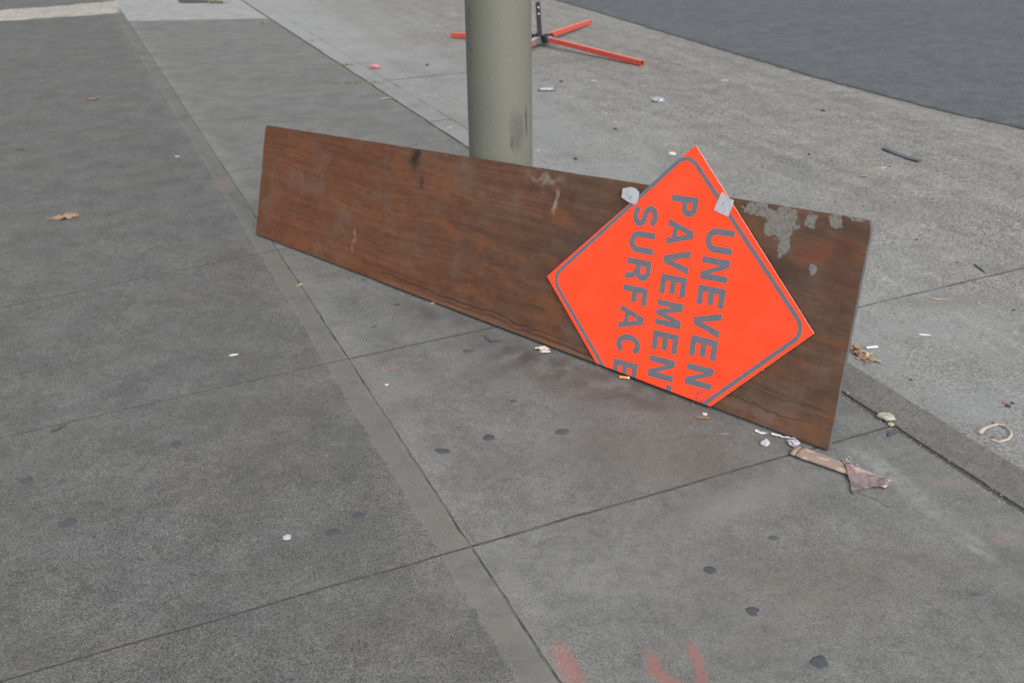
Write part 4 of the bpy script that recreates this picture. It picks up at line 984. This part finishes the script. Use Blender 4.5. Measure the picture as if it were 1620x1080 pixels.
# gum spots
def gum(px, wpx, asp, mt, label, rot=0, seed=0):
    s_ = pxlen(px, wpx); r = random.Random(seed+px[0]); n = 22
    pl = [(s_/2*math.cos(2*math.pi*k/n)*(1+.34*mn.noise(Vector((math.cos(k*.29)*1.5, math.sin(k*.29)*1.5, px[0])))), s_*asp/2*math.sin(2*math.pi*k/n)*(1+.34*mn.noise(Vector((math.cos(k*.29)*1.5, math.sin(k*.29)*1.5, px[1]))))) for k in range(n)]
    mx = s_/2
    bm = bmesh.new(); sheet(bm, pl, lambda x, y: .0004*max(0, 1-(x*x+y*y/asp/asp)/(mx*mx)), .0002, 4)
    put('gum_spot', px, bm_mesh(bm, smooth=True), M[mt], label, 'gum spot', 'trodden gum spots on the pavement', rot, sink=.0001)
for a in [((278, 702), 17, 1, 'gum', 'dark gum spot with a white fleck, below the middle left joint'), ((42, 760), 18, .9, 'gum', 'dark gum spot near the left edge of the near pavement'), ((108, 828), 27, 1, 'gum', 'largest gum spot of the near left pavement'),
          ((100, 761), 14, 1, 'gum2', 'faint gum spot right of the dark one near the left edge'), ((235, 774), 14, 1, 'gum2', 'small faint gum spot below the one with a white fleck'), ((527, 842), 22, 1, 'gum', 'left gum spot of the pair beside the smooth joint band'),
          ((567, 815), 20, 1, 'gum', 'right gum spot of the pair beside the smooth joint band'), ((308, 435), 18, 1, 'gum2', 'pale gum spot on the middle left pavement beneath the wavy crack'), ((415, 490), 12, 1, 'gum2', 'tiny gum spot left of the long joint, level with the board middle'),
          ((398, 468), 14, 1, 'gum2', 'faint grey gum spot above the tiny one left of the long joint'), ((576, 443), 11, 1, 'gum2', 'gum spot close under the left part of the board'), ((628, 482), 13, 1, 'gum', 'dark gum spot below the left part of the board'), ((592, 517), 15, 1, 'gum2', 'gum spot above the transverse joint that runs under the board'),
          ((773, 692), 20, .9, 'gum', 'gum spot in the middle of the slab in front of the board'), ((700, 713), 26, .5, 'gum', 'elongated gum smear right of the long joint'), ((890, 683), 22, .8, 'gum2', 'faint gum spot in front of the sign'), ((813, 634), 13, .7, 'gum2', 'small gum spot left of the tissue, farther from the board'),
          ((740, 555), 16, .8, 'gum2', 'gum spot in the damp stain left of the dark strip'), ((1123, 901), 20, 1, 'gum', 'dark round gum spot in the near right slab'), ((1190, 966), 22, 1, 'gum', 'dark gum spot with a tail in the near right slab'), ((1297, 1047), 28, 1, 'gum', 'large dark gum spot at the bottom right'),
          ((1224, 851), 18, .7, 'gum2', 'faint gum spot in the near right slab below the flattened tube'), ((1545, 940), 18, .6, 'gum2', 'faint gum spot at the right of the near slab'), ((963, 629), 14, .7, 'gum2', 'small gum spot just below the E of the sign')]:
    gum(a[0], a[1], a[2], a[3], a[4], -.35 if a[2] == .5 else rnd.uniform(-.3, .3))

# flattened paper-wrapped tube
def kraft(name, col, stain):
    m = MT(name, .75, .3); V = m.obj(); c = m.mix(m.noise(V, 18, 4), tuple(x*.85 for x in col), col)
    c = m.mix(m.mr(m.noise(V, 26, 3, .5, dist=.8), .50, .53, 0, stain), c, (.095, .082, .086)); c = m.mul(c, m.mr(m.noise(V, 200, 3), .3, .7, .92, 1.08)); m.color(c); m.bump(m.noise(V, 60, 4), .4, .002); return m.m
M['kraft'] = kraft('stained_kraft_paper', (.34, .25, .195), .5); M['tubeend'] = plain('bare_cardboard', (.40, .33, .26), .8, .12, 80, .4)
M['flap'] = kraft('purple_stained_paper', (.17, .13, .13), .75)
A, B = G(1256, 716), G(1404, 770); t = (B-A).normalized(); L = (B-A).length; sd2 = Vector((-t.y, t.x, 0))
Mt = Matrix(((t.x, sd2.x, 0, A.x), (t.y, sd2.y, 0, A.y), (0, 0, 1, .001), (0, 0, 0, 1)))
tube = tag(empty('flattened_tube', mw=Mt), 'flattened paper wrapped cardboard tube with torn stained wrapper, lying at the right board end', 'cardboard tube')
RW, RH = .0285, .009
def flat_tube(x0, x1, rw, rh, n=24, steps=16, off=0):
    bm = bmesh.new(); rings = []
    for i in range(steps+1):
        x = x0+(x1-x0)*i/steps; tp = 1-.28*(x/L)
        rings.append([bm.verts.new((x, off+tp*rw*math.copysign(abs(math.cos(2*math.pi*k/n))**.8, math.cos(2*math.pi*k/n)), rh+rh*math.sin(2*math.pi*k/n)*(1+.15*mn.noise(Vector((x*40, k*.5, 0)))))) for k in range(n)])
    for P, Q in zip(rings, rings[1:]):
        for k in range(n): bm.faces.new((P[k], P[(k+1) % n], Q[(k+1) % n], Q[k]))
    bm.faces.new(rings[0]); bm.faces.new(rings[-1][::-1]); return bm_mesh(bm, smooth=True)
link('tube', flat_tube(0, L, RW*.93, RH*.93), M['tubeend'], tube)
link('paper_wrapper', flat_tube(.016, L-.016, RW, RH), M['kraft'], tube)
for x in (.0155, L-.018): link('end_crease', flat_tube(x, x+.0012, RW*1.03, RH*1.02, steps=2), M['darkstone'], tube)
flp = [(1327, 722), (1334, 722), (1344, 738), (1354, 750), (1375, 752), (1396, 757), (1411, 767), (1398, 768), (1378, 766), (1360, 769), (1352, 777), (1347, 770), (1346, 758), (1338, 742)]
Minv = Mt.inverted(); fl = [Minv @ G(*p, up=.016) for p in flp]; fl = dens([(v.x, v.y) for v in fl], .006)
bm = bmesh.new(); cxf = sum(p[0] for p in fl)/len(fl); cyf = sum(p[1] for p in fl)/len(fl)
bm2 = bmesh.new(); ob = [bm2.verts.new((x, y, 0)) for x, y in fl]; f = bm2.faces.new(ob); bmesh.ops.triangulate(bm2, faces=[f])
bmesh.ops.subdivide_edges(bm2, edges=bm2.edges[:], cuts=2, use_grid_fill=True)
bmesh.ops.triangulate(bm2, faces=bm2.faces[:])
for v in bm2.verts:
    e_ = abs(v.co.y)/RW; v.co.z = RH*2*max(.1, 1-max(0, e_-.5)*.9)*.95+.002+.007*abs(mn.noise(Vector((v.co.x*35, v.co.y*35, 6))))
r_ = bmesh.ops.extrude_face_region(bm2, geom=bm2.faces[:])
for q in r_['geom']:
    if isinstance(q, bmesh.types.BMVert): q.co.z += .0007
wf = link('wrapper_flap', bm_mesh(bm2), M['flap'], tube); bm.free()
bm = bmesh.new(); r6 = random.Random(3)
for k in range(18):
    u = r6.random(); v = Minv @ G(1338+22*u+r6.gauss(0, 2), 731+13*u+r6.gauss(0, 3.0), up=.02)
    a_ = r6.uniform(0, 3.1); w = r6.uniform(.002, .005); add_box(bm, (v.x, v.y, RH*2+.0075), (w, .0012, .0005), Matrix.Rotation(a_, 3, 'Z'))
link('white_print', bm_mesh(bm), M['paper'], wf)
bm = bmesh.new()
for k in range(9):
    u = r6.random(); v = Minv @ G(1337+16*u+r6.gauss(0, 1.5), 731+14*u+r6.gauss(0, 2.5), up=.02); add_box(bm, (v.x, v.y, RH*2+.0062), (.007, .004, .0005), Matrix.Rotation(r6.uniform(0, 3), 3, 'Z'))
link('red_print', bm_mesh(bm), M['red'], wf)

# weeds and far bits
def tuft(px, w, h, n, label, seed):
    g = G(*px); r = random.Random(seed); bm = bmesh.new()
    for k in range(n):
        x, y = r.gauss(0, w/3), r.gauss(0, w/8); a = r.uniform(0, 6.28); l = h*r.uniform(.4, 1.1); dx, dy = math.cos(a)*l*.6, math.sin(a)*l*.6; b = .0025
        v = [bm.verts.new(p) for p in ((x-b, y, 0), (x+b, y, 0), (x+dx*.5+b*.8, y+dy*.5, l*.6), (x+dx*.5-b*.8, y+dy*.5, l*.6), (x+dx, y+dy, l*.75))]
        f1 = bm.faces.new((v[0], v[1], v[2], v[3])); f2 = bm.faces.new((v[3], v[2], v[4])); mi = r.choice((0, 0, 1)); f1.material_index = mi; f2.material_index = mi
    o = link('weed_tuft', bm_mesh(bm), [M['green'], M['straw']]); o.location = (g.x, g.y, gz(g.x, g.y)-.003); tag(o, label, 'weed', 'weeds in the joints'); o['kind'] = 'stuff'
tuft((345, 6), .16, .06, 90, 'green weed tuft beside the dark slot in the far pale slab', 1)
tuft((418, 38), .07, .03, 40, 'tiny weed growing in the far end of the curb joint', 2)
tuft((572, 132), .26, .022, 110, 'dry weed tuft in the curb joint left of the pole', 3)
tuft((547, 104), .10, .025, 50, 'small green weed farther along the curb joint, behind the dry tuft', 4)
slot = [(281, 1), (300, 0), (320, 1), (350, 3), (352, 5), (330, 5), (300, 6), (284, 5)]
pl = dens([(v.x, v.y) for v in (G(*p) for p in slot)], .03); bm = bmesh.new(); sheet(bm, pl, lambda x, y: .0005, .006, 3)
tag(link('slot_shade', bm_mesh(bm), M['dirt']), 'flat dark sheet standing in for the shade of a hollow slot in the far pale pavement slab', 'slot shade')  # shade of the hollow opening, laid on as a flat dark sheet

# grit: too much of it to count
bm = bmesh.new(); r8 = random.Random(11)
def grain(x, y, s_, z, mi):
    a = r8.uniform(0, 6.28); vs = [bm.verts.new((x+s_*math.cos(a+k*2.09)*r8.uniform(.6, 1.2), y+s_*math.sin(a+k*2.09)*r8.uniform(.6, 1.2), z)) for k in range(3)] + [bm.verts.new((x, y, z+s_*r8.uniform(.6, 1.1)))]
    for i, j, k in ((0, 1, 3), (1, 2, 3), (2, 0, 3)): bm.faces.new((vs[i], vs[j], vs[k])).material_index = mi
for k in range(4200):                                            # in the curb joint
    q = r8.uniform(-1.2, 6.5)
    if r8.random() > .35+.6*(.5+.5*mn.noise(Vector((q*3, 0, 0)))): continue
    P = wp(CURB_P+r8.gauss(0, .010), q); grain(P.x, P.y, r8.uniform(.001, .0035), -.004 if abs((P-wp(CURB_P, q)).length) < .007 else 0, r8.choice((0, 1, 1, 2, 3)))
for k in range(900):                                             # in the transverse and long joints
    if k % 2: P = wp(r8.gauss(0, .003), r8.uniform(-.8, 4))
    else:
        l = r8.choice((TR[0], TR[0], TR[1], TL[0])); u = r8.uniform(0, 1.25); P = l[0]+l[1]*u
    grain(P.x+r8.gauss(0, .002), P.y+r8.gauss(0, .002), r8.uniform(.0008, .0022), -.004, r8.choice((0, 1, 2, 2)))
for k in range(520):                                             # on the parking strip
    P = wp(gp+.05+r8.random()**1.2*3.4, r8.uniform(-1.5, 7.5)); grain(P.x, P.y, r8.choice((.002, .0025, .003, .004, .006)), gz(P.x, P.y), r8.choice((0, 0, 0, 1, 2, 3)))
for k in range(420):                                             # on the pavement
    P = wp(r8.uniform(-2, CURB_P), r8.uniform(-.9, 7)); grain(P.x, P.y, r8.choice((.001, .0015, .002, .0028)), .0, r8.choice((0, 1, 2, 2)))
for k in range(220):                                             # below the board edge
    u = r8.random()*LB; P = BL+BU*u-BN*abs(r8.gauss(0, .03)); grain(P.x, P.y, r8.uniform(.001, .003), 0, r8.choice((0, 1, 2, 3)))
tag(link('grit', bm_mesh(bm), [M['darkstone'], M['stone'], M['palestone'], M['leaf']]), 'loose grit and crumbs scattered over the concrete and in its joints', 'grit', kind='stuff')
